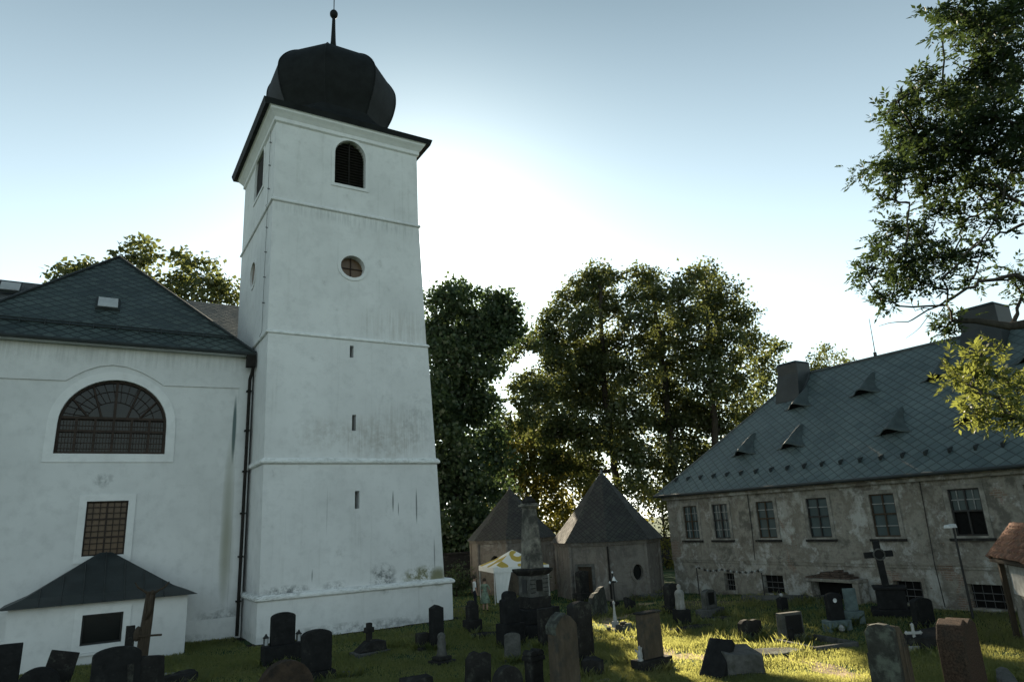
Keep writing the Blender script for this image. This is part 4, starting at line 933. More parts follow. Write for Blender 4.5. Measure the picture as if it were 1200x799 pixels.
for (u0, lb, pts, sd) in ((85, 'leafy treetop behind the left slope of the church roof', [(64, 326, 9), (78, 316, 8), (72, 335, 10), (88, 328, 9), (103, 313, 7), (100, 325, 9), (118, 318, 7), (128, 308, 7), (85, 350, 16), (110, 345, 14), (85, 385, 20), (95, 430, 22)], 21),
                          (162, 'leafy treetop behind the peak of the church roof', [(158, 290, 9), (168, 284, 7), (148, 296, 7), (176, 296, 8), (160, 304, 10), (172, 312, 9), (150, 315, 10), (165, 330, 14), (160, 360, 18), (160, 410, 22)], 22),
                          (225, 'open treetop between the church roof peak and the tower', [(219, 292, 6), (205, 302, 7), (216, 305, 8), (230, 308, 8), (246, 312, 7), (198, 326, 8), (212, 325, 10), (232, 324, 10), (190, 334, 7), (250, 330, 8), (262, 335, 8), (272, 342, 8), (226, 342, 13), (206, 346, 11), (250, 346, 13), (268, 352, 10), (230, 375, 18), (230, 420, 22)], 23)):
    tree('broadleaf_tree', lb, foot(66, u0), stem(66, [(u0, 560), (u0, 460), (u0, 390), (u0, 340)]), lob(66, pts, 1.5, sd), 7, 28, .48, 'leaf_mid', sd, r0=.4, gap=-.02, cs=.50)

def lobd(D, pts, jit=1.5, seed=1):
    rr = random.Random(seed); out = []
    for u, v, r in pts: p = at_d(u, v, D + rr.uniform(-jit, jit)); out.append((tuple(p), r * mpp(p)))
    return out
dd_ = lambda u, v, D: tuple(at_d(u, v, D))
tb_ = at_d(1360, 560, 21.5)
tree('ash_tree', 'tall ash with spreading leafy branches reaching in from the right', (tb_.x, tb_.y, 0), [dd_(1345, 480, 21.5), dd_(1330, 400, 21.5), dd_(1315, 300, 21.5), dd_(1295, 180, 22), dd_(1270, 60, 22.5)],
     lobd(20.5, [(1122, 12, 18), (1150, 30, 24), (1188, 18, 28), (1104, 42, 10), (1178, 58, 20), (1128, 78, 22), (1160, 88, 24), (1190, 95, 22), (1084, 98, 15), (1104, 112, 20), (1070, 120, 15), (1052, 118, 9), (1045, 142, 12), (1070, 150, 16), (1098, 145, 20),
                 (1130, 128, 24), (1165, 135, 26), (1195, 145, 22), (1058, 172, 17), (1088, 178, 22), (1120, 172, 24), (1152, 180, 26), (1186, 188, 22), (1012, 203, 11), (1030, 200, 13), (1050, 200, 15), (1078, 208, 16), (1108, 214, 18), (1140, 220, 18), (1172, 228, 18),
                 (1040, 232, 7), (1066, 238, 13), (1100, 250, 16), (1130, 258, 15), (1165, 258, 13), (1046, 268, 14), (1072, 278, 16), (1036, 290, 14), (1060, 300, 18), (1090, 302, 18), (1118, 296, 14), (1028, 316, 11), (1048, 326, 15), (1075, 328, 16), (1104, 326, 12), (1042, 346, 9), (1018, 330, 7),
                 (1032, 352, 6), (1150, 300, 12), (1140, 326, 7), (1185, 322, 11), (1198, 345, 9), (1105, 383, 6), (1116, 376, 5)], 1.6, 31),
     72, 7, .33, 'leaf_ash', 31, 'pinnate', r0=.42, bark='bark_grey', gap=-.28, cs=.26,
     extra=[(dd_(1330, 400, 21.5), dd_(1190, 322, 20.5), .13, .06, .04), (dd_(1190, 322, 20.5), dd_(1110, 352, 20), .05, .03, .06), (dd_(1110, 352, 20), dd_(1030, 382, 19.6), .025, .005, -.05), (dd_(1120, 348, 20), dd_(1062, 396, 19.6), .015, .004), (dd_(1090, 362, 20), dd_(1042, 352, 19.8), .012, .004),
            (dd_(1315, 300, 21.5), dd_(1190, 235, 20.5), .10, .05, .03), (dd_(1190, 235, 20.5), dd_(1150, 212, 20), .05, .025), (dd_(1315, 300, 21.5), dd_(1200, 262, 20), .08, .04), (dd_(1200, 262, 20), dd_(1125, 300, 19.8), .04, .015, .04)])
tb2 = at_d(1300, 640, 14.5)
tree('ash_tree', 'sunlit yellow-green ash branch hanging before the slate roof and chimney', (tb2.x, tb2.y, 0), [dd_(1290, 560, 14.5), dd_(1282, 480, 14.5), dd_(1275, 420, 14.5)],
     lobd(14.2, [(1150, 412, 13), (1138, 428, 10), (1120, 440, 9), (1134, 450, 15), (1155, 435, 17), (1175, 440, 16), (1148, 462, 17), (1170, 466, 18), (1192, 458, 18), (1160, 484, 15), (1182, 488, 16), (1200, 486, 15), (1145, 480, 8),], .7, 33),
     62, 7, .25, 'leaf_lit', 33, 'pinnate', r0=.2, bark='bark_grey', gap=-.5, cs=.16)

# rough shrubs against the boundary wall, behind the tent and the graves
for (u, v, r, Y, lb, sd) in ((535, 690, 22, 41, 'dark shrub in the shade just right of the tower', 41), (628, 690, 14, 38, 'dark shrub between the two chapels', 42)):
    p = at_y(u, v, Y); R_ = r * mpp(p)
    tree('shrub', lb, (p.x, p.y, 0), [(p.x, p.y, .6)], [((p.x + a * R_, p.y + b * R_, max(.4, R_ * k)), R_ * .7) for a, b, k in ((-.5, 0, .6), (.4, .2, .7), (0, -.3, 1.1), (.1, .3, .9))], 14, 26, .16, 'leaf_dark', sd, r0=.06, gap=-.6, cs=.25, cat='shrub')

# ------------------------------------------------------------------ graves
GR = []
def outline(kind, w, h):
    a = w / 2
    if kind == 'flat': return [(-a, 0), (a, 0), (a * .97, h), (-a * .97, h)]
    if kind == 'round': k = min(.16 * w + .02, h * .3); return [(-a, 0), (a, 0)] + arc(0, h - k, a, k, 0, 180, 12)
    if kind == 'arch': k = min(a, h * .5); return [(-a, 0), (a, 0)] + arc(0, h - k, a, k, 0, 180, 14)
    if kind == 'gable': return [(-a, 0), (a, 0), (a, h * .93), (0, h), (-a, h * .93)]
    if kind == 'steep': return [(-a, 0), (a, 0), (a * .96, h * .86), (a * .45, h * .96), (0, h), (-a * .5, h * .95), (-a * .96, h * .84)]
    if kind == 'shoulder': return [(-a, 0), (a, 0), (a, h * .72), (a * .72, h * .76)] + arc(0, h * .86, a * .70, h * .14, 0, 180, 10) + [(-a * .72, h * .76), (-a, h * .72)]
    if kind == 'broken': return [(-a, 0), (a, 0), (a * .98, h * .90), (a * .55, h * .97), (a * .1, h * .93), (-a * .3, h), (-a * .7, h * .95), (-a * .97, h * .8)]
def grave(kind, u, vb, vt, wpx, mat, label, t=.18, rot=0, lean=(0, 0), plinth=None, plaque=None, base=None, cat='gravestone', name='gravestone', group=None, kerb=None, moss=None, bev=.015, pm=None):
    p = at_g(u, vb) if vb < 799 else None
    if p is None:                                # foot below the picture: carry the ground on
        d = ray(u, vb); p = Vector(EYE + d * (-EYE[2] / d[2])); p.z = gh(p.x, p.y)
    k = mpp(p); H = max(.15, z_at(u, vt, p) - p.z)
    vx, vy = p.x, p.y; L = math.hypot(vx, vy)
    ang = math.radians(rot); nx, ny = math.sin(ang), -math.cos(ang)          # front normal
    cosn = abs((nx * vx + ny * vy) / L); sinn = math.sqrt(max(0, 1 - cosn ** 2))
    w = max(.22, (wpx * k - t * sinn) / max(.35, cosn))
    GR.append((p.x, p.y, w * .62))
    g = thing(name, label, cat, p, (math.radians(lean[0]), math.radians(lean[1]), ang), group)
    z0 = 0
    if plinth:
        pw, ph_, pd = plinth; pw *= w; ph_ *= H
        MB().box(-pw / 2, pw / 2, -pd / 2, pd / 2, -.15, ph_).build('plinth', pm or mat, g, bevel=.02, rough=.006); z0 = ph_ + .002
    ol = outline(kind, w, H - z0)
    m = MB().prism([(x, -t / 2, z + z0 - (.12 if not plinth and z < .001 else 0)) for x, z in ol], [(x, t / 2, z + z0 - (.12 if not plinth and z < .001 else 0)) for x, z in ol])
    s = m.build('tablet', mat, g, bevel=bev)
    if plaque:
        a, b, c_, d_ = plaque; MB().box(w * a, w * b, -t / 2 - .014, -t / 2 - .001, z0 + (H - z0) * c_, z0 + (H - z0) * d_).build('plaque', 'black_plaque', g, bevel=.004)
    if kerb:
        kw, kd, kh = kerb; MB().ring([(-kw / 2, -kd), (kw / 2, -kd), (kw / 2, -.12), (-kw / 2, -.12)], [(-kw / 2 + .13, -kd + .13), (kw / 2 - .13, -kd + .13), (kw / 2 - .13, -.25), (-kw / 2 + .13, -.25)], -.1, kh, 'y')
        kb = MB()
        for x0, x1, y0, y1 in ((-kw / 2, kw / 2, -kd, -kd + .13), (-kw / 2, -kw / 2 + .13, -kd + .132, -.15), (kw / 2 - .13, kw / 2, -kd + .132, -.15)): kb.box(x0, x1, y0, y1, -.1, kh)
        kb.build('kerb', 'grey_stone', g, bevel=.015, rough=.008)
    if moss:
        mo, hh = moss; ol2 = [(x * 1.03, z + z0 + .006) for x, z in ol if z > (H - z0) * hh]
        pass
    return g, p, H, w
def cross_mb(h, arm, za, th, dp):
    return MB().prism_y([(-th, 0), (th, 0), (th, za - th), (arm, za - th), (arm, za + th), (th, za + th), (th, h), (-th, h), (-th, za + th), (-arm, za + th), (-arm, za - th), (-th, za - th)], -dp, dp)

# front left
grave('flat', 3, 826, 755, 24, 'dark_granite', 'dark upright stone cut by the left picture edge before the porch', .22, 4, (0, 1), base=None)
grave('flat', 60, 812, 763, 31, 'dark_stone', 'thin dark slab leaning over to the right before the porch', .10, -4, (2, 13))
grave('arch', 42, 822, 782, 44, 'dark_granite', 'low dark humped stone in front of the leaning slab', .28, 0)
grave('round', 131, 838, 758, 52, 'dark_granite', 'large dark gravestone with gently curved top under the porch window', .24, 3)
grave('gable', 168, 830, 768, 44, 'dark_stone', 'dark stone with one sloping shoulder right beside the wooden crucifix', .30, 24, (0, -4))
grave('flat', 149, 782, 733, 10, 'dark_stone', 'narrow dark slab standing close behind the wooden crucifix', .12, 0)
def crucifix():
    p = at_g(163, 790); H = z_at(168, 693, p) - p.z
    g = thing('crucifix', 'weathered wooden crucifix with Y-shaped arms by the porch', 'crucifix', p, (0, math.radians(3.5), math.radians(6)))
    MB().hexa([(-.20, -.13, -.2), (.20, -.13, -.2), (.20, .13, -.2), (-.20, .13, -.2)], [(-.13, -.09, H), (.13, -.09, H), (.13, .09, H), (-.13, .09, H)]).build('post', 'old_wood', g, bevel=.03, rough=.012)
    a = MB()
    for s in (-1, 1): a.tube([(s * .05, 0, H - .10), (s * .22, 0, H + .01), (s * .42, 0, H + .13), (s * .54, 0, H + .30)], [.05, .04, .032, .022], 6)
    a.build('arm', 'old_wood', g)
    MB().tube([(-.06, -.12, H * .66), (.02, -.18, H * .78), (-.02, -.16, H * .88), (.02, -.14, H * .97)], [.05, .08, .09, .06], 8).lathe([(.02, H * .95), (.065, H * .975), (.07, H), (.03, H + .05)], 8, (.02, -.17)).build('carved_figure', 'old_wood', g, smooth=True)
    MB().box(-.34, .50, -.17, -.132, H * .45, H * .475).build('crossbar', 'old_wood', g)
    MB().lathe([(.05, H * .40), (.11, H * .43), (.13, H * .5), (.08, H * .56), (.02, H * .58)], 8, (-.24, -.05)).build('bracket', 'old_wood', g)
crucifix()
def rubble(u, v, sx, sy, sz, mat, label, seed, rot=0, tilt=(0, 0), name='flat_stone', cat='stone', n=1):
    p = at_g(u, v); rnd = random.Random(seed); GR.append((p.x, p.y, max(sx, sy)))
    o = MB(); k = 9; a = [(sx * math.cos(2 * math.pi * i / k) * rnd.uniform(.8, 1.1), sy * math.sin(2 * math.pi * i / k) * rnd.uniform(.8, 1.1)) for i in range(k)]
    o.prism([(x, y, -.08) for x, y in a], [(x * .9, y * .9, sz * rnd.uniform(.8, 1.1)) for x, y in a])
    for k_, n_ in (('boulder', 'boulder'), ('mound', 'boulder'), ('bed', 'grave_bed'), ('kerb', 'stone_kerb'), ('edging', 'stone_kerb')):
        if k_ in label.split(' lying')[0]: name = n_
    ob = o.build(name, mat, None, bevel=.02, rough=.01); ob.location = p; ob.rotation_euler = (math.radians(tilt[0]), math.radians(tilt[1]), math.radians(rot)); return tag(ob, label, cat)
rubble(194, 795, .55, .38, .14, 'pale_stone', 'pale broken slab lying behind the dark boulder at the bottom edge', 3, 10, (4, 6))
rubble(208, 806, .62, .40, .42, 'dark_stone', 'dark boulder with pale edge at the bottom left of the tower', 5, 5)

# by the tower foot
g, p, H, w = grave('round', 330, 778, 717, 29, 'dark_granite', 'tall dark headstone on wide plinth with two lanterns by the tower', .2, 4, plinth=(1.6, .38, .5))
for s, dz in ((-1, 0), (1, .0)):
    q = Vector((p.x, p.y, p.z)) + Vector((s * w * .68, .04 * s, H * .38 + .003))
    ln = thing('grave_lantern', 'small lantern on the left shoulder of the wide headstone plinth' if s < 0 else 'small lantern on the right shoulder of the wide headstone plinth', 'lantern', q, group='lanterns on the wide headstone')
    f = MB()
    for x in (-.07, .05):
        for y in (-.07, .05): f.box(x, x + .02, y, y + .02, .03, .26)
    f.box(-.09, .09, -.09, .09, 0, .03).box(-.09, .09, -.09, .09, .26, .29); f.build('frame', 'dark_iron', ln)
    MB().box(-.055, .055, -.055, .055, .035, .25).build('glass', 'skylight_glass', ln); MB().lathe([(.11, .292), (.05, .35), (.02, .40)], 4, ph=math.pi / 4).build('cap', 'dark_iron', ln)
grave('round', 370, 799, 737, 36, 'dark_granite', 'dark headstone with softly rounded top, in front of the lantern grave', .26, 5, plinth=(1.22, .2, .5))
grave('arch', 333, 846, 773, 66, 'humus_stone', 'broad reddish brown humped stone at the bottom below the tower corner', .30, 3)
rubble(404, 792, .35, .5, .10, 'grey_stone', 'grey kerb fragment lying beside the rounded headstone', 9, 30)
def cross_grave():
    p = at_g(433, 766); k = mpp(p); g = thing('cross_grave', 'small stone cross on a sloped dark plinth below the tower wall', 'gravestone', p, (0, 0, math.radians(8)))
    MB().box(-.62, .62, -.45, .35, -.1, .12).build('kerb', 'grey_stone', g, bevel=.02, rough=.01)
    MB().prism_y([(-.55, .122), (.55, .122), (.50, .42), (.12, .46), (-.10, .44)], -.3, .25).build('plinth', 'dark_stone', g, bevel=.02)
    o = cross_mb(.62, .17, .38, .09, .09).build('cross', 'dark_stone', g, bevel=.02); o.location = (-.02, 0, .43)
cross_grave()
grave('gable', 512, 762, 708, 18, 'dark_granite', 'slim dark stone with pointed top beside the right tower corner', .3, 2)
grave('flat', 495, 762, 741, 17, 'dark_stone', 'low dark block just left of the slim pointed stone', .3, 2, plinth=(1.3, .25, .5))
def stump():
    p = at_g(518, 778); g = thing('broken_column', 'small broken stone column on square base before the pointed stone', 'gravestone', p, (0, 0, .2))
    MB().box(-.36, .36, -.3, .3, -.1, .14).box(-.26, .26, -.22, .22, .142, .26).build('base', 'dark_stone', g, bevel=.03, rough=.012)
    MB().lathe([(.19, .262), (.16, .34), (.13, .5), (.15, .62), (.12, .74), (.14, .86), (.10, .93), (.03, .97)], 10).build('shaft', 'grey_stone', g, smooth=True)
stump()
rubble(489, 812, .55, .4, .42, 'dark_stone', 'dark round-backed boulder in the grass at the bottom left of centre', 12)
rubble(470, 758, .42, .22, .05, 'grey_stone', 'thin grey grave edging lying flat in the grass by the small cross', 14, -25)
grave('broken', 560, 812, 762, 32, 'dark_stone', 'dark slab with chipped flat top, leaning slightly, bottom centre left', .14, -6, (0, 3))
grave('shoulder', 554, 742, 703, 16, 'dark_stone', 'weathered dark shouldered stone in front of the white tent', .28, 6, plinth=(1.35, .42, .5))
rubble(568, 748, .8, .3, .22, 'dark_stone', 'low dark kerb stone right behind the chipped slab', 15, -14)
grave('shoulder', 599, 757, 692, 24, 'dark_granite', 'dark stepped stone close in front of the tall obelisk monument', .34, 4, plinth=(1.35, .42, .6))
grave('round', 601, 776, 741, 20, 'grey_stone', 'small grey headstone with pale rounded rim leaning back', .14, -8, (-6, 4), plinth=(1.25, .1, .35))
grave('arch', 596, 826, 779, 38, 'dark_stone', 'dark arched stone with carved ring at the bottom edge', .26, 4)
def capped():
    p = at_g(627, 806); H = z_at(627, 760, p) - p.z; g = thing('stone_pillar', 'short dark stone pillar with rounded cap, bottom centre', 'gravestone', p, (0, 0, .15))
    MB().box(-.20, .20, -.16, .16, -.1, H * .72).build('shaft', 'dark_stone', g, bevel=.02, rough=.008)
    c = MB().box(-.25, .25, -.2, .2, H * .722, H * .84); c.prism_y([(x - .12, z) for x, z in arc(0, H * .85, .12, H * .14, 0, 180, 8)], -.18, .18).prism_y([(x + .13, z) for x, z in arc(0, H * .85, .12, H * .15, 0, 180, 8)], -.18, .18)
    c.build('cap', 'dark_stone', g, bevel=.015)
capped()
grave('flat', 641, 760, 712, 20, 'dark_stone', 'dark slab standing half hidden left of the big brown headstone', .22, 6)
g, p, H, w = grave('round', 683, 776, 704, 30, 'dark_stone', 'dark curved-top headstone close behind the big brown headstone', .3, 10)
g, p, H, w = grave('steep', 664, 816, 718, 38, 'brown_stone', 'big brown headstone with mossy shoulder in the centre foreground', .34, 8, bev=.04)
a_ = w / 2; mo = [(-a_ * 1.0, H * .835), (-a_ * .52, H * .948), (-a_ * .05, H * .998), (-a_ * .05, H * 1.018), (-a_ * .55, H * .975), (-a_ * 1.05, H * .86), (-a_ * 1.04, H * .76), (-a_ * .985, H * .76)]
MB().prism_y(mo, -.185, .18).build('moss', 'mossy_stone', g, bevel=.012, rough=.006)
rubble(694, 790, .42, .34, .42, 'dark_stone', 'dark rounded boulder at the right foot of the big brown headstone', 17)
rubble(706, 802, .5, .22, .10, 'grey_stone', 'flat grey stone sunk in the grass below the dark boulder', 18, 12)
rubble(640, 763, .9, .10, .05, 'grey_stone', 'thin pale edging strip lying in the grass left of the brown headstone', 19, 18)

# the tall obelisk monument
def monument():
    p = at_g(628, 742); g = thing('obelisk_monument', 'tall tapered stone column on a windowed pedestal before the chapels', 'monument', p, (0, 0, math.radians(5)))
    k = mpp(p); z = lambda v: z_at(612, v, p) - p.z
    z1, z2, z3, z4, z5, z6 = z(712), z(699), z(674), z(667), z(596), z(585)
    MB().box(-.98, .98, -.74, .74, -.15, z1 * .45).box(-.80, .80, -.62, .62, z1 * .45 + .002, z1).build('base', 'dark_granite', g, bevel=.03, rough=.01)
    MB().box(-.50, .50, -.46, .46, z1 + .002, z2).build('footing', 'dark_stone', g, bevel=.02)
    d = MB().box(-.44, .44, -.40, .40, z2 + .002, z3).build('pedestal', 'grey_stone', g, bevel=.02)
    j = MB()
    for i in range(1, 5):
        for s in (-1, 1): j.box(s * .452 if s < 0 else .20, -.20 if s < 0 else .452, -.412, -.398, z2 + (z3 - z2) * i / 5, z2 + (z3 - z2) * i / 5 + .03)
    j.build('joint', 'dark_stone', d)
    MB().box(-.15, .15, -.418, -.402, z2 + (z3 - z2) * .28, z2 + (z3 - z2) * .80).build('plaque', 'black_plaque', d)
    MB().box(-.458, -.442, -.15, .15, z2 + (z3 - z2) * .2, z2 + (z3 - z2) * .85).build('plaque', 'black_plaque', d)
    MB().hexa([(-.47, -.43, z3 + .002), (.47, -.43, z3 + .002), (.47, .43, z3 + .002), (-.47, .43, z3 + .002)], [(-.62, -.57, z4 - .06), (.62, -.57, z4 - .06), (.62, .57, z4 - .06), (-.62, .57, z4 - .06)]).box(-.62, .62, -.57, .57, z4 - .058, z4 + .03).build('cornice', 'dark_stone', g, bevel=.02)
    a, b = .34, .215
    MB().hexa([(-a, -a, z4 + .032), (a, -a, z4 + .032), (a, a, z4 + .032), (-a, a, z4 + .032)], [(-b, -b, z5), (b, -b, z5), (b, b, z5), (-b, b, z5)]).build('shaft', 'obelisk_stone', g, bevel=.025)
    c = MB().box(-.24, .24, -.24, .24, z5 + .002, z5 + .07).box(-.32, .32, -.32, .32, z5 + .072, z5 + .16).box(-.26, .26, -.26, .26, z5 + .162, z5 + .21); c.build('capital', 'obelisk_stone', g, bevel=.02)
    MB().lathe([(.26, z5 + .212), (.30, z5 + .28), (.22, z5 + .40), (.12, z5 + .46), (.15, z5 + .50), (.05, z6 + .12)], 12).build('urn', 'dark_stone', g, smooth=True)
    MB().box(.446, .49, -.44, -.38, z2, z3 - .02).build('corner_post', 'pale_stone', g)
monument()

# middle: iron cross, rocks, slabs
def iron_cross():
    p = at_g(721, 712); H = z_at(721, 671, p) - p.z; g = thing('iron_cross', 'slender iron grave cross with pale ends before the chapel wall', 'cross', p, (0, 0, math.radians(20)))
    MB().box(-.18, .18, -.18, .18, -.1, .30).build('base', 'dark_stone', g, bevel=.02)
    c = MB().tube([(0, 0, .302), (0, 0, H)], .035, 6).tube([(-.30, 0, H * .74), (.30, 0, H * .74)], .035, 6); c.build('cross', 'dark_iron', g)
    e = MB()
    for x, z in ((-.31, H * .74), (.31, H * .74), (0, H + .02)): e.lathe([(.01, z - .07), (.06, z), (.01, z + .07)], 8, (x, 0))
    e.build('cross_end', 'pale_metal', g)
    MB().lathe([(.10, H * .78), (.06, H * .86), (.02, H * .90)], 8, (0, -.06)).build('figure', 'pale_metal', g)
iron_cross()
def mound():
    p = at_g(722, 741); g = thing('rock_mound', 'low mound of dark rocks around a slim white spire', 'grave', p)
    rnd = random.Random(4); m = MB()
    for i in range(11):
        x, y, r = rnd.uniform(-.55, .55), rnd.uniform(-.35, .35), rnd.uniform(.16, .30); zz = rnd.uniform(0, .18)
        a = [(x + r * math.cos(q + i) * rnd.uniform(.7, 1.1), y + r * .8 * math.sin(q + i) * rnd.uniform(.7, 1.1)) for q in np.linspace(0, 6.28, 8)[:-1]]
        m.prism([(u, v, -.1) for u, v in a], [(x + (u - x) * .6, y + (v - y) * .6, zz + r * .7) for u, v in a])
    m.build('rock', 'mossy_stone', g, bevel=.03)
    s = MB().hexa([(-.11, -.11, .2), (.11, -.11, .2), (.11, .11, .2), (-.11, .11, .2)], [(-.09, -.09, .42), (.09, -.09, .42), (.09, .09, .42), (-.09, .09, .42)]).lathe([(.085, .422), (.05, .75), (.035, 1.02), (.06, 1.05), (.05, 1.12), (.01, 1.17)], 8)
    s.build('spire', 'white_marble', g, bevel=.01)
mound()
rubble(735, 750, .62, .38, .09, 'grey_stone', 'flat slab strewn with chips in the sunny grass below the rock mound', 21, 10)
grave('flat', 740, 716, 701, 15, 'dark_stone', 'small dark slab toppled to the right, just right of the rock mound', .16, 20, (-18, 20))
grave('broken', 703, 722, 690, 22, 'mossy_stone', 'rough greenish stone leaning by the chapel door', .2, 30, (0, -16))
grave('gable', 684, 705, 668, 16, 'dark_stone', 'narrow dark monument standing to the right of the chapel door', .3, 15, plinth=(1.4, .3, .6))
g, p, H, w = grave('flat', 765, 785, 718, 30, 'brown_stone', 'square-topped headstone alone in the sunlit grass with a capped top', .24, 6, plinth=(1.5, .22, .5), pm='dark_stone')
MB().box(-w * .54, w * .54, -.16, .16, H + .001, H + .06).build('cap', 'dark_stone', g, bevel=.015)
def angel(p, h, label, rz=0):
    g = thing('statuette', label, 'statuette', p, (0, 0, rz)); s = h / .42
    MB().lathe([(.09 * s, 0), (.09 * s, .05 * s), (.06 * s, .06 * s), (.085 * s, .12 * s), (.075 * s, .22 * s), (.06 * s, .28 * s), (.03 * s, .31 * s), (.045 * s, .35 * s), (.045 * s, .39 * s), (.015 * s, .42 * s)], 10).build('figure', 'white_marble', g, smooth=True)
    m = MB()
    for q in (-1, 1): m.prism_y([(q * .02 * s, .20 * s), (q * .12 * s, .26 * s), (q * .15 * s, .36 * s), (q * .07 * s, .30 * s)], .04 * s, .07 * s)
    m.build('wing', 'white_marble', g)
rz = math.radians(6); q = p + Vector((math.cos(rz) * -w * .66, math.sin(rz) * -w * .66 - .08, H * .22 + .002))
angel(q, .40, 'small white angel on the plinth of the sunlit square headstone')
rubble(742, 775, .5, .3, .05, 'mossy_stone', 'flat mossy stone in the grass left of the square headstone', 23, 10)

# right middle
grave('round', 789, 716, 683, 19, 'dark_stone', 'dark rounded headstone behind the white draped statue', .3, 8, plinth=(1.2, .25, .5))
def statue():
    p = at_g(800, 732); H = z_at(801, 690, p) - p.z; g = thing('draped_statue', 'pale draped stone figure on a dark block before the house corner', 'statue', p, (0, 0, -.3))
    b = H * .44; MB().box(-.27, .27, -.27, .27, -.1, b).build('pedestal', 'dark_granite', g, bevel=.02)
    m = MB().lathe([(.20, b + .002), (.18, b + .10), (.15, b + .35), (.17, b + .5), (.19, b + .62), (.15, b + .70), (.06, b + .75), (.085, b + .82), (.08, b + .90), (.02, b + .95)], 12)
    for k in range(5): a = k * 1.3; m.tube([(.18 * math.cos(a), .18 * math.sin(a), b + .03), (.15 * math.cos(a), .15 * math.sin(a), b + .35), (.17 * math.cos(a + .3), .17 * math.sin(a + .3), b + .6)], [.04, .035, .03], 5)
    m.build('figure', 'pale_stone', g, smooth=True)
statue()
grave('round', 833, 722, 690, 18, 'grey_stone', 'grey headstone with dark plaque on stepped base before the wall cross', .24, 12, plinth=(1.6, .3, .6), plaque=(-.28, .28, .2, .85))
rubble(836, 727, 1.15, .4, .12, 'dark_stone', 'long low kerb slab under the plaque headstone', 25, -10)
rubble(812, 738, 1.2, .35, .14, 'dark_stone', 'long dark kerb lying before the draped statue', 27, -8)
rubble(768, 700, 1.4, .3, .22, 'grey_stone', 'pale grave edging running from the chapel toward the headstones', 26, -8)
def wall_cross():
    p = at_g(843, 694); g = thing('cross_monument', 'dark stone cross on a square pedestal against the house wall', 'monument', p, (0, 0, math.radians(-50)))
    z = lambda v: z_at(845, v, p) - p.z; b = z(668)
    MB().box(-.55, .55, -.45, .45, -.2, .16).build('base', 'dark_stone', g, bevel=.02); MB().box(-.33, .33, -.3, .3, .162, b - .08).box(-.40, .40, -.36, .36, b - .078, b).build('pedestal', 'dark_granite', g, bevel=.02)
    MB().box(.36, .78, -.1, .1, .162, b - .12).build('side_tablet', 'grey_stone', g, bevel=.02)
    o = cross_mb(z(643) - b, .23, (z(649) - b) * .98, .075, .06).build('cross', 'dark_stone', g, bevel=.01); o.location = (0, 0, b + .002); o.rotation_euler = (0, 0, math.radians(20))
wall_cross()
def big_cross():
    p = at_g(1048, 722); g = thing('cross_monument', 'tall leaning dark cross with ring on a heavy pedestal', 'monument', p, (0, 0, math.radians(-55)))
    z = lambda v: z_at(1048, v, p) - p.z; b = z(686)
    MB().box(-.72, .72, -.6, .6, -.2, .30).build('base', 'dark_granite', g, bevel=.03, rough=.01); MB().box(-.48, .48, -.4, .4, .302, b - .1).box(-.56, .56, -.48, .48, b - .098, b).build('pedestal', 'dark_granite', g, bevel=.02)
    hh = z(633) - b; o = cross_mb(hh, .50, hh * .70, .11, .09).build('cross', 'dark_granite', g, bevel=.01); o.location = (-.10, 0, b + .002); o.rotation_euler = (0, math.radians(-3), math.radians(12))
    r = MB(); pts = [(.2 * math.cos(a), -.11, hh * .70 + .2 * math.sin(a)) for a in np.linspace(0, 2 * math.pi, 17)]; r.tube(pts, .03, 6); r.build('ring', 'grey_stone', o)
big_cross()
def urn_pedestal():
    p = at_g(949, 697); g = thing('urn_monument', 'dark tapered pedestal carrying a small urn against the house wall', 'monument', p, (0, 0, math.radians(-50)))
    z = lambda v: z_at(949, v, p) - p.z; b = z(664)
    MB().hexa([(-.48, -.4, -.2), (.48, -.4, -.2), (.48, .4, -.2), (-.48, .4, -.2)], [(-.36, -.3, b - .1), (.36, -.3, b - .1), (.36, .3, b - .1), (-.36, .3, b - .1)]).box(-.44, .44, -.38, .38, b - .098, b).build('pedestal', 'dark_stone', g, bevel=.02)
    MB().box(-.2, .2, -.395, -.36, b * .3, b * .8).build('plaque', 'black_plaque', g)
    h = z(648) - b; MB().lathe([(.20, b + .002), (.14, b + h * .18), (.10, b + h * .28), (.20, b + h * .5), (.17, b + h * .68), (.09, b + h * .78), (.12, b + h * .88), (.02, b + h)], 12).build('urn', 'dark_stone', g, smooth=True)
urn_pedestal()
rubble(920, 703, 2.0, .35, .22, 'grey_stone', 'long pale kerb at the foot of the wall below the cellar window', 30, -62)
rubble(972, 702, 1.4, .35, .2, 'mossy_stone', 'mossy kerb at the foot of the wall right of the urn pedestal', 31, -62)
def garland():
    a, b, c = at_x(816, 664, 27.7), at_x(846, 667, 27.5), at_x(892, 668, 27.6); o = thing('bead_chain', 'sagging chain of pale and dark beads strung before the house wall', 'chain', a)
    m = MB(); pb = MB(); pts = []
    for p, q, n in ((a, b, 9), (b, c, 13)):
        for i in range(n): s = i / n; r = p.lerp(q, s); r.z -= .12 * math.sin(math.pi * s); pts.append(r - a)
    pts.append(c - a); m.tube(pts, .012, 4)
    for i, r in enumerate(pts): (m if i % 2 else pb).lathe([(.01, r.z - .07), (.06, r.z), (.01, r.z + .07)], 6, (r.x, r.y))
    pb.build('pale_bead', 'pale_bead', o); m.build('cord', 'dark_iron', o)
    d = c - a; MB().lathe([(.02, d.z - .11), (.11, d.z), (.02, d.z + .11)], 8, (d.x, d.y)).build('lamp', 'pale_bead', o)
    for q in (a, c):
        pr = q - a; MB().tube([(pr.x, pr.y, pr.z + .05), (pr.x, pr.y, -a.z + gh(q.x, q.y) - .1)], .03, 6).build('post', 'dark_iron', o)
garland()
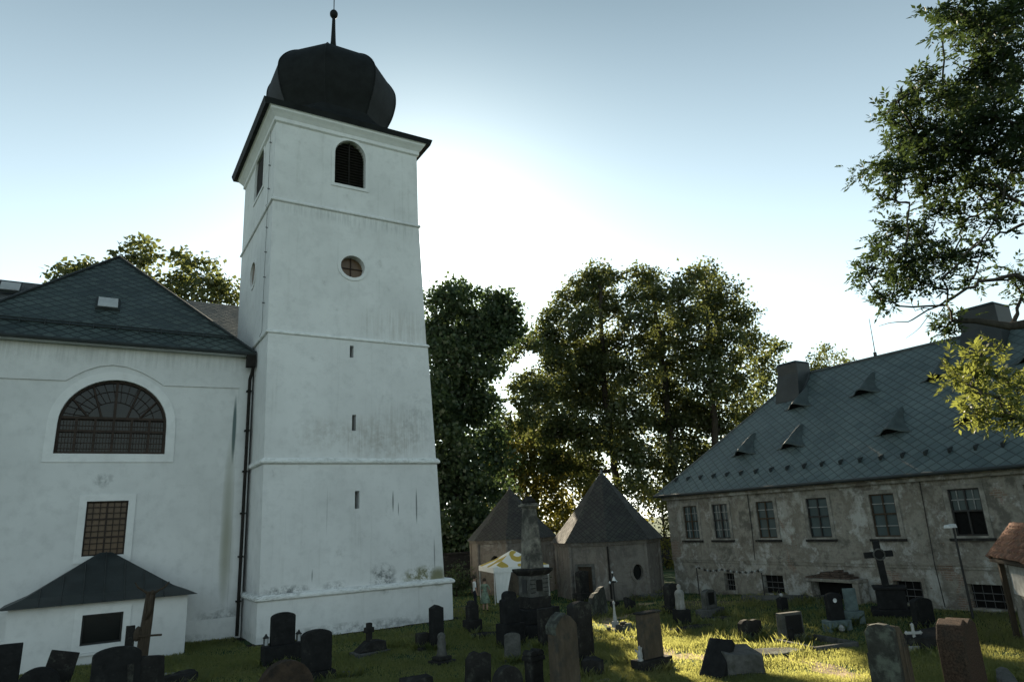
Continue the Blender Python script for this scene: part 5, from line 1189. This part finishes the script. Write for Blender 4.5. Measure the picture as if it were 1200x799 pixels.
g, p, H, w = grave('gable', 919, 722, 699, 13, 'dark_granite', 'small dark pointed stone with a white ball on its tip', .2, 0, plinth=(1.5, .2, .45))
MB().lathe([(.02, H + .0), (.07, H + .05), (.07, H + .10), (.01, H + .15)], 10).build('ball', 'white_marble', g, smooth=True)
g, p, H, w = grave('flat', 929, 752, 717, 30, 'grey_stone', 'squat grey headstone framing a large dark plaque at its bed grave', .24, -12, plinth=(1.35, .18, .5), plaque=(-.30, .42, .12, .90), kerb=(1.7, 2.0, .2))
q = p + Vector((-w * .62, -.42, .16)); jar = thing('grave_vase', 'small dark vase at the left of the squat plaque headstone', 'vase', q); MB().lathe([(.07, 0), (.10, .1), (.12, .22), (.08, .33), (.10, .38)], 12).build('body', 'dark_granite', jar, smooth=True)
MB().lathe([(.086, .34), (.075, .341)], 12).build('soil_fill', 'void_dark', jar)
grave('broken', 880, 748, 725, 28, 'dark_stone', 'low wide broken stone in the grass right of the sunny patch', .2, -6, (0, 2))
rubble(851, 752, .75, .12, .08, 'grey_stone', 'thin stone strip sunk in the grass left of the low broken stone', 33, -14)
rubble(900, 768, 1.35, .55, .14, 'mossy_stone', 'broad rubble-covered grave bed in front of the squat plaque headstone', 34, -28)
# toppled slab leaning on a block
p = at_g(866, 792)
blk = MB().hexa([(-.55, -.45, -.1), (.55, -.45, -.1), (.55, .45, -.1), (-.55, .45, -.1)], [(-.5, -.42, .62), (.54, -.42, .54), (.54, .45, .68), (-.5, .45, .72)]).build('stone_block', 'grey_stone', None, bevel=.03, rough=.012)
blk.location = p + Vector((.15, .1, 0)); blk.rotation_euler = (0, 0, math.radians(-22)); tag(blk, 'heavy grey stone block with pale top and a slab leaning on it', 'stone block')
p = at_g(845, 794)
sb = thing('gravestone', 'fallen headstone propped steeply against the heavy grey block', 'gravestone', p + Vector((-.28, .05, 0)), (0, math.radians(40), math.radians(12)))
MB().prism_y(outline('flat', .22, 1.12), -.36, .36).build('tablet', 'dark_granite', sb, bevel=.03, rough=.01)
# right: dark oval headstone, green stone, masonry niche
g, p, H, w = grave('round', 982, 738, 694, 20, 'dark_granite', 'tall dark headstone with a small pale oval near the house wall', .22, -25, plinth=(1.5, .28, .5), pm='green_stone')
MB().lathe([(.075, -.012), (.075, .0)], 14).build('oval_portrait', 'pale_metal', g).matrix_local = Matrix.Translation((0, -.113, H * .80)) @ Matrix.Rotation(math.pi / 2, 4, 'X')
MB().lathe([(.02, 0), (.10, .06), (.12, .15), (.03, .24)], 8, (-.05, -.34)).build('flower_pot', 'white_marble', g)
grave('flat', 1001, 730, 689, 15, 'green_stone', 'pale green upright slab right of the tall oval headstone', .16, -30, plinth=(1.5, .36, .45))
def niche():
    p = at_x(978, 700, 28.0); p.z = gh(p.x, p.y); g = thing('masonry_niche', 'ruined masonry niche with broken brick top against the house wall', 'ruin', p, (0, 0, 0))
    zt = at_x(978, 671, 28.0).z - p.z; z2 = at_x(978, 682, 28.0).z - p.z
    m = MB().box(-.1, .62, -1.25, -1.0, -.2, z2).box(-.1, .62, 1.0, 1.25, -.2, z2).box(-.15, .62, -1.3, 1.3, z2 + .002, z2 + .14); m.build('pier', 'old_render', g, bevel=.02, rough=.012)
    rnd = random.Random(8); b = MB()
    for r in range(4):
        y = -.9 + r * .22
        while y < 1.15 - r * .42:
            L = rnd.uniform(.2, .28); x0 = rnd.uniform(-.12, .02) + r * .05; b.box(x0, .60, y, y + L, z2 + .145 + r * .085, z2 + .145 + r * .085 + .075); y += L + .015
    b.build('brick_top', 'old_brick', g, bevel=.008); MB().box(.45, .6, -1.0, 1.0, -.2, z2).build('back', 'void_dark', g)
niche()
grave('round', 1085, 738, 700, 24, 'dark_granite', 'dark rounded headstone on a mound behind the little white cross', .24, -20, plinth=(1.3, .25, .5))
rubble(1092, 757, 1.3, .8, .42, 'dark_stone', 'dark mound of rough stones behind the little white cross', 37, 10)
rubble(1083, 762, 1.1, .16, .16, 'pale_stone', 'pale kerb stone lying in front of the dark mound', 38, -20)
def small_cross():
    p = at_g(1081, 764); p = p + Vector((.10, .22, .1)); g = thing('small_cross', 'little white cross with round ends standing before the dark mound', 'cross', p, (0, 0, math.radians(-40)))
    H = .62; cross_mb(H, .19, .40, .035, .03).build('cross', 'white_marble', g)
    for x, z in ((-.2, .40), (.2, .40), (0, H)): MB().lathe([(.01, z - .06), (.06, z), (.01, z + .06)], 8, (x, 0)).build('knob', 'white_marble', g, smooth=True)
small_cross()
# foreground right
p = None
def big_right():
    d = ray(1052, 832); p = Vector(EYE + d * (-EYE[2] / d[2])); g = thing('gravestone', 'big mossy double headstone with rounded shoulder, bottom right', 'gravestone', p, (0, math.radians(-2), math.radians(14)))
    H = z_at(1045, 727, p) ; t = .62
    MB().prism_x([(-t / 2, -.2), (t / 2, -.2), (t / 2, H * .66), (t / 2 - .04, H * .67), (t / 2 - .04, H * .90)] + [(t / 2 - .14, H * .98), (0, H), (-t / 2 + .12, H * .99), (-t / 2, H * .93)], -.36, -.14).build('side_tablet', 'mossy_stone', g, bevel=.03, rough=.01)
    MB().prism_y([(-.138, -.2), (.44, -.2), (.40, H * .62), (.26, H * .84), (.06, H * .95), (-.138, H * .97)], -t / 2 - .03, t / 2 - .04).build('tablet', 'brown_stone', g, bevel=.03, rough=.01)
    r = MB()
    for x in (.02, .14, .26): r.tube([(x, -t / 2 - .035, 0), (x, -t / 2 - .035, H * (.88 - x * .6))], .035, 6)
    r.build('moulding', 'brown_stone', g)
    MB().box(-.46, .56, -t / 2 - .14, t / 2 + .1, -.3, H * .14).build('plinth', 'dark_stone', g, bevel=.03, rough=.012)
big_right()
grave('broken', 1140, 832, 723, 50, 'red_granite', 'rough reddish granite headstone with chipped top, bottom right', .50, 12, (0, -1.5), bev=.03)
rubble(1183, 806, .85, .22, .26, 'grey_stone', 'long broken slab with pale edge at the bottom right corner', 41, 32, (0, -8))
def shrine():
    e0 = Vector((24.6, 11.6, 2.35)); d = Vector((-.757, -.653, 0)); n = Vector((.653, -.757, 0)); L = 2.9
    c = e0 + d * (L / 2) + n * .85; g = thing('tiled_shrine', 'small shrine with red clay tile roof at the right edge', 'shrine', (c.x, c.y, gh(c.x, c.y)), (0, 0, math.atan2(d.y, d.x)))
    # local x runs along the eaves, local y away from the tile slope shown
    sgn = 1
    def T(x, y, z): return (x, y, z)
    # after rotation by the eave direction, local +y = (-d.y, d.x); the eave lies on the side opposite to n
    ny = Vector((-d.y, d.x, 0)).dot(n); sg = 1 if ny > 0 else -1
    hx = L / 2; ze, zr = 2.35, 3.32; ye, yr = -sg * .85, 0.0
    wl = MB().box(-hx + .38, hx - .3, -.5, .5, -.3, ze + .05); wl.prism_x([(-.5, ze + .051), (.5, ze + .051), (0, zr - .14)], -hx + .38, hx - .3); wl.build('wall', 'old_render', g, bevel=.01)
    MB().box(-hx + .6, hx - .45, -sg * .50, -sg * .53, 1.35, 2.2).build('white_panel', 'white_marble', g)
    for x in (-hx + .28, hx - .2): MB().box(x - .07, x + .07, -sg * .62 - .07, -sg * .62 + .07, -.3, ze + .1).build('post', 'old_wood', g)
    # tiles, course by course
    m = MB(); rnd = random.Random(2)
    for side in (-1, 1):
        U = Vector((0, side * .85, ze)); V = Vector((0, 0, zr)); nt_ = 6
        for r in range(nt_):
            a, b = U.lerp(V, r / nt_), U.lerp(V, (r + 1.25) / nt_)
            x = -hx
            while x < hx - .05:
                w_ = .24; dz = rnd.uniform(0, .02); up = .085
                vs = [];
                for k in range(5):
                    q = k / 4; bul = .06 * math.sin(math.pi * q); vs.append((x + w_ * q, a.y, a.z + up + bul + dz))
                for k in range(5):
                    q = k / 4; bul = .06 * math.sin(math.pi * q); vs.append((x + w_ * q, b.y, b.z + bul + dz))
                vs += [(x, a.y, a.z + up - .02 + dz), (x + w_, a.y, a.z + up - .02 + dz)]
                m.add(vs, [(k, k + 1, 5 + k + 1, 5 + k) for k in range(4)] + [(10, 0, 1, 2, 3, 4, 11)]); x += w_ + .004
    rf = m.build('roof', 'clay_tile', g); MB().prism_x([(-.83, ze - .09), (0, zr - .14), (.83, ze - .09), (.83, ze - .04), (0, zr - .09), (-.83, ze - .04)], -hx + .02, hx - .02).build('boarding', 'old_wood', rf)
    k = MB(); x = -hx
    while x < hx: k.tube([(x, 0, zr - .0), (x + .32, 0, zr + .02)], [.10, .085], 8); x += .31
    for side in (-1, 1):
        for i in range(6): a = Vector((-hx, side * .86, ze + .03)).lerp(Vector((-hx, 0, zr + .02)), i / 6); b = Vector((-hx, side * .86, ze + .03)).lerp(Vector((-hx, 0, zr + .02)), (i + 1.1) / 6); k.tube([a, b], [.085, .07], 8); a.x = b.x = hx; k.tube([a, b], [.085, .07], 8)
    k.build('ridge_tile', 'clay_tile', rf)
shrine()
def lamp():
    p = at_x(1138, 712, 26.6); p.z = gh(p.x, p.y); q = at_x(1117, 618, 26.6); g = thing('lamp_post', 'thin leaning lamp post with small flat head before the house', 'lamp', p)
    b = q - p; b.x = 0; MB().tube([(0, 0, -.2), (b.x, b.y * .5, b.z * .5), (b.x, b.y, b.z)], [.05, .04, .035], 8).build('pole', 'dark_iron', g)
    MB().hexa([(b.x - .42, b.y - .12, b.z), (b.x + .05, b.y - .12, b.z), (b.x + .05, b.y + .12, b.z), (b.x - .42, b.y + .12, b.z)], [(b.x - .40, b.y - .10, b.z + .10), (b.x + .03, b.y - .10, b.z + .13), (b.x + .03, b.y + .10, b.z + .13), (b.x - .40, b.y + .10, b.z + .10)]).build('lamp_head', 'pale_metal', g, bevel=.01)
lamp()

# ------------------------------------------------------------------ tent and visitors
def tent():
    c = at_g(603, 703); g = thing('gazebo_tent', 'pop-up tent with white and yellow canopy beyond the obelisk', 'tent', (c.x, c.y, 0), (0, 0, math.radians(-14)))
    h = 1.62; ze, za = 1.92, 2.78
    m = MB(); b = [(-h, -h), (h, -h), (h, h), (-h, h)]
    mid = [(x * .5, y * .5, ze + (za - ze) * .42) for x, y in b]
    vs = [(x, y, ze) for x, y in b] + mid + [(0, 0, za)]
    fs = [(i, (i + 1) % 4, 4 + (i + 1) % 4, 4 + i) for i in range(4)] + [(4 + i, 4 + (i + 1) % 4, 8) for i in range(4)]
    cn = m.add(vs, fs).build('canopy', 'tent_canvas', g); md = cn.modifiers.new('t', 'SOLIDIFY'); md.thickness = .02
    v = MB()
    for i in range(4):
        (x0, y0), (x1, y1) = b[i], b[(i + 1) % 4]; k = 6
        for j in range(k):
            a = [(x0 + (x1 - x0) * q / k, y0 + (y1 - y0) * q / k) for q in (j, j + 1)]
            v.add([(a[0][0] * 1.005, a[0][1] * 1.005, ze), (a[1][0] * 1.005, a[1][1] * 1.005, ze), (a[1][0] * 1.01, a[1][1] * 1.01, ze - .26), (a[0][0] * 1.01, a[0][1] * 1.01, ze - .26)], [(0, 1, 2, 3)])
    vo = v.build('valance', 'white_cloth', g)
    for x, y in b: MB().box(x * .98 - .02, x * .98 + .02, y * .98 - .02, y * .98 + .02, -.05, ze - .02).build('leg', 'pale_metal', g)
    w = MB(); n = 10; top = [(h * .96 + .03 * math.sin(i * 2.2), -h * .95 + i / n * h * 1.5, ze - .02) for i in range(n + 1)]; bot = [(h * .96 + .06 * math.sin(i * 2.2 + .6), -h * .95 + i / n * h * 1.0, .12 + .25 * (i / n) ** 2) for i in range(n + 1)]
    so_ = w.add(top + bot, [(i, i + 1, n + 2 + i, n + 1 + i) for i in range(n)]).build('side_curtain', 'white_cloth', g, smooth=True)
    w = MB(); top = [(-h * .96 + i / n * h * .62, -h * .98 + .03 * math.sin(i * 2.4), ze - .02) for i in range(n + 1)]; bot = [(-h * .92 + i / n * h * .30, -h * .97 + .05 * math.sin(i * 2.4), .12) for i in range(n + 1)]
    w.add(top + bot, [(i, i + 1, n + 2 + i, n + 1 + i) for i in range(n)]).build('side_curtain', 'white_cloth', g, smooth=True)
    return g
tent()
def person(u, v, label, hgt, shirt, legs, rz, dress=False, arm_up=False):
    p = at_g(u, v); g = thing('person', label, 'person', p, (0, 0, rz)); s = hgt / 1.75
    J = dict(pelvis=(0, 0, .95), waist=(0, 0, 1.1), chest=(0, .01, 1.32), neck=(0, .01, 1.48), head0=(0, -.01, 1.56), head1=(0, -.02, 1.64), head2=(0, -.01, 1.72))
    V = []; E_ = []; Rr = []
    def chain(pts, par=None):
        last = par
        for (co, r) in pts:
            V.append(tuple(c * s for c in co)); Rr.append((r if hasattr(r, '__len__') else (r, r)))
            if last is not None: E_.append((last, len(V) - 1))
            last = len(V) - 1
        return last
    pe = chain([(J['pelvis'], (.15, .11))]); ch = chain([(J['waist'], (.13, .10)), (J['chest'], (.16, .11))], pe)
    hd = chain([(J['neck'], .06), (J['head0'], .075), (J['head1'], .09), (J['head2'], .06)], ch)
    for sd in (-1, 1):
        el = (sd * .30, -.02 - (.08 if arm_up else 0), 1.12); wr = (sd * .20, -.26, 1.10) if arm_up else (sd * .30, -.08, .86)
        chain([((sd * .19, 0, 1.40), .065), (el, .045), (wr, .033), ((wr[0], wr[1] - .03, wr[2] - .06), .04), ((wr[0], wr[1] - .05, wr[2] - .14), .02)], ch)
        chain([((sd * .10, 0, .88), .095), ((sd * .11, -.02, .50), .065), ((sd * .12, .01, .10), .045), ((sd * .12, -.02, .05), .045), ((sd * .13, -.16, .035), .035)], pe)
    me = bpy.data.meshes.new('body'); me.from_pydata(V, E_, []); o = bpy.data.objects.new('body', me); COL.objects.link(o)
    sk = o.modifiers.new('skin', 'SKIN'); o.modifiers.new('sub', 'SUBSURF').levels = 1; o.modifiers['sub'].render_levels = 1
    for i, r in enumerate(Rr): o.data.skin_vertices[0].data[i].radius = (r[0] * s, r[1] * s)
    o.data.skin_vertices[0].data[0].use_root = True
    bpy.context.view_layer.update(); dg = bpy.context.evaluated_depsgraph_get(); nm = bpy.data.meshes.new_from_object(o.evaluated_get(dg)); bpy.data.objects.remove(o)
    b = bpy.data.objects.new('body', nm); COL.objects.link(b); b.parent = g
    for k in ('skin', shirt, legs, 'dark_cloth'): nm.materials.append(M[k])
    for f in nm.polygons:
        f.use_smooth = True; z = f.center.z / s; x = abs(f.center.x) / s
        f.material_index = 3 if z < .09 else (2 if z < .97 and x < .22 else (0 if z > 1.47 or (x > .2 and z < 1.16) else 1))
    MB().lathe([(.10 * s, 1.60 * s), (.112 * s, 1.66 * s), (.10 * s, 1.73 * s), (.05 * s, 1.775 * s), (.01, 1.785 * s)], 12, (0, .025 * s)).build('hair', 'hair', g, smooth=True)
    fz = MB()
    for sd in (-1, 1): fz.lathe([(.002, 1.645 * s), (.012 * s, 1.655 * s), (.002, 1.665 * s)], 6, (sd * .032 * s, -.098 * s))
    fz.build('eyes', 'void_dark', g); MB().tube([(0, -.10 * s, 1.66 * s), (0, -.125 * s, 1.62 * s), (0, -.10 * s, 1.61 * s)], .012 * s, 6).build('nose', 'skin', g)
    if dress: MB().lathe([(.17 * s, 1.0 * s), (.22 * s, .8 * s), (.30 * s, .45 * s), (.28 * s, .44 * s), (.2 * s, .7 * s)], 16, cap=False).build('skirt', shirt, g, smooth=True)
person(557, 714, 'person in white shirt and dark trousers at the tent front', 1.66, 'white_cloth', 'dark_cloth', math.radians(70))
person(569, 716, 'person in pale green patterned dress under the tent', 1.58, 'green_cloth', 'skin', math.radians(120), True, True)

# ------------------------------------------------------------------ grass
def grass():
    rng = np.random.default_rng(5); n = 520000
    # more blades where the turf is near
    u = rng.uniform(-60, 1260, n); v = 690 + 150 * rng.uniform(0, 1, n) ** .55
    d = (R @ np.stack([u - CPX[0], v - CPX[1], np.full(n, FPX)])).T
    t = -EYE[2] / d[:, 2]; P = np.stack([d[:, 0] * t, d[:, 1] * t], 1)
    x, y = P[:, 0], P[:, 1]
    ok = (y < 44) & (x < 40) & (x > -8) & ~((x > -1.95) & (y > 31.45)  & (x < 3.8)) & ~((x < 6.4) & (y > 34.1)) & ~((x > 6.0) & (x < 15.6) & (y > 30.85)) & ~((x > 28.6) & (y < 30.2))
    ok &= (np.hypot(x - 26.2, y - 32.75) > 3.0) & (np.hypot(x - 24.2, y - 40.2) > 2.8)
    x, y = x[ok], y[ok]; m = len(x)
    r = .25 * np.clip((x - 21) / 6.5, 0, 1) ** 2 * (3 - 2 * np.clip((x - 21) / 6.5, 0, 1)) * (1 - np.clip((y - 24) / 6, 0, 1) ** 2 * (3 - 2 * np.clip((y - 24) / 6, 0, 1)))
    z = r + .035 * np.sin(x * .9 + 1.3) * np.sin(y * .7) + .02 * np.sin(x * 2.3 + y * 1.7)
    patch = np.sin(x * .9 + np.sin(y * .6) * 1.3) * np.sin(y * 1.1 + np.sin(x * .7)) + .5 * np.sin(x * 2.7 + 1) * np.sin(y * 3.1)
    keep = rng.uniform(-.2, 1, m) < (.75 + .45 * patch); x, y, z, patch = x[keep], y[keep], z[keep], patch[keep]; m = len(x)
    pd = np.full(m, 9.0)
    for a_, b_ in zip(SUNLIT_PATH[:-1], SUNLIT_PATH[1:]):
        d_ = np.array([b_.x - a_.x, b_.y - a_.y]); t_ = np.clip(((x - a_.x) * d_[0] + (y - a_.y) * d_[1]) / (d_ @ d_), 0, 1); pd = np.minimum(pd, np.hypot(x - a_.x - t_ * d_[0], y - a_.y - t_ * d_[1]))
    kp = rng.uniform(0, 1, m) < np.clip(.35 + (pd - .25) * 1.3, .35, 1); x, y, z, patch, pd = x[kp], y[kp], z[kp], patch[kp], pd[kp]; m = len(x)
    tx, ty = [], []                              # longer tufts left unmown around the stones
    for (gx, gy, gr) in GR:
        k_ = 420; an = rng.uniform(0, 2 * np.pi, k_); rr_ = gr * (.75 + .55 * rng.uniform(0, 1, k_)); tx.append(gx + np.cos(an) * rr_); ty.append(gy + np.sin(an) * rr_ * .7)
    tx = np.concatenate(tx); ty = np.concatenate(ty); tz = np.array([gh(a_, b_) for a_, b_ in zip(tx, ty)]); nt_ = len(tx)
    x = np.concatenate([x, tx]); y = np.concatenate([y, ty]); z = np.concatenate([z, tz]); patch = np.concatenate([patch, np.full(nt_, .3)]); pd = np.concatenate([pd, np.full(nt_, 3.0)]); m = len(x)
    tall = np.ones(m); tall[-nt_:] = rng.uniform(1.2, 2.6, nt_)
    dist = np.hypot(x, y); H = tall * (.055 + .05 * rng.uniform(0, 1, m)) * (1 + .35 * np.clip(patch, -1, 1)) * np.clip(dist / 18, .8, 1.4)
    a = rng.uniform(0, 2 * np.pi, m); ln = rng.uniform(.1, .9, m) * H; wd = .006 * np.clip(dist / 12, 1, 3.0)
    b0 = np.stack([x, y, z - .01], 1); sd = np.stack([np.cos(a), np.sin(a), np.zeros(m)], 1) * wd[:, None]
    tp = b0 + np.stack([-np.sin(a) * ln, np.cos(a) * ln, H], 1); md = b0 + np.stack([-np.sin(a) * ln * .35, np.cos(a) * ln * .35, H * .55], 1)
    q = np.stack([b0 - sd, b0 + sd, md + sd * .8, tp], 1); q2 = q.copy(); q2[:, 2] = tp; q2[:, 3] = md - sd * .8
    q = np.stack([b0 - sd, b0 + sd, tp, md - sd * .8], 1)
    dry = np.zeros(m); q_ = (np.stack([x, y, z], 1) - EYE) @ R; uu = CPX[0] + FPX * q_[:, 0] / q_[:, 2]; vv = CPX[1] + FPX * q_[:, 1] / q_[:, 2]
    dry = .5 + .5 * np.sin(x * .37 + 2.0 + np.sin(y * .5)) * np.sin(y * .45 + .6 + np.sin(x * .4))
    var = np.clip(rng.uniform(0, 1, m) ** 2 * .40 - .15 * patch + .50 * dry ** 3 * np.clip((x - .454 * y - 3) / 4, 0, 1) + .75 * np.clip(1.3 - pd, 0, 1), 0, 1)  # last term: straw tone along the worn strip, painted to brighten its sunlit patches
    o = leaf_mesh('grass', q, var, 'blade', None); tag(o, kind='stuff', label='short uneven cemetery grass between the graves')
grass()
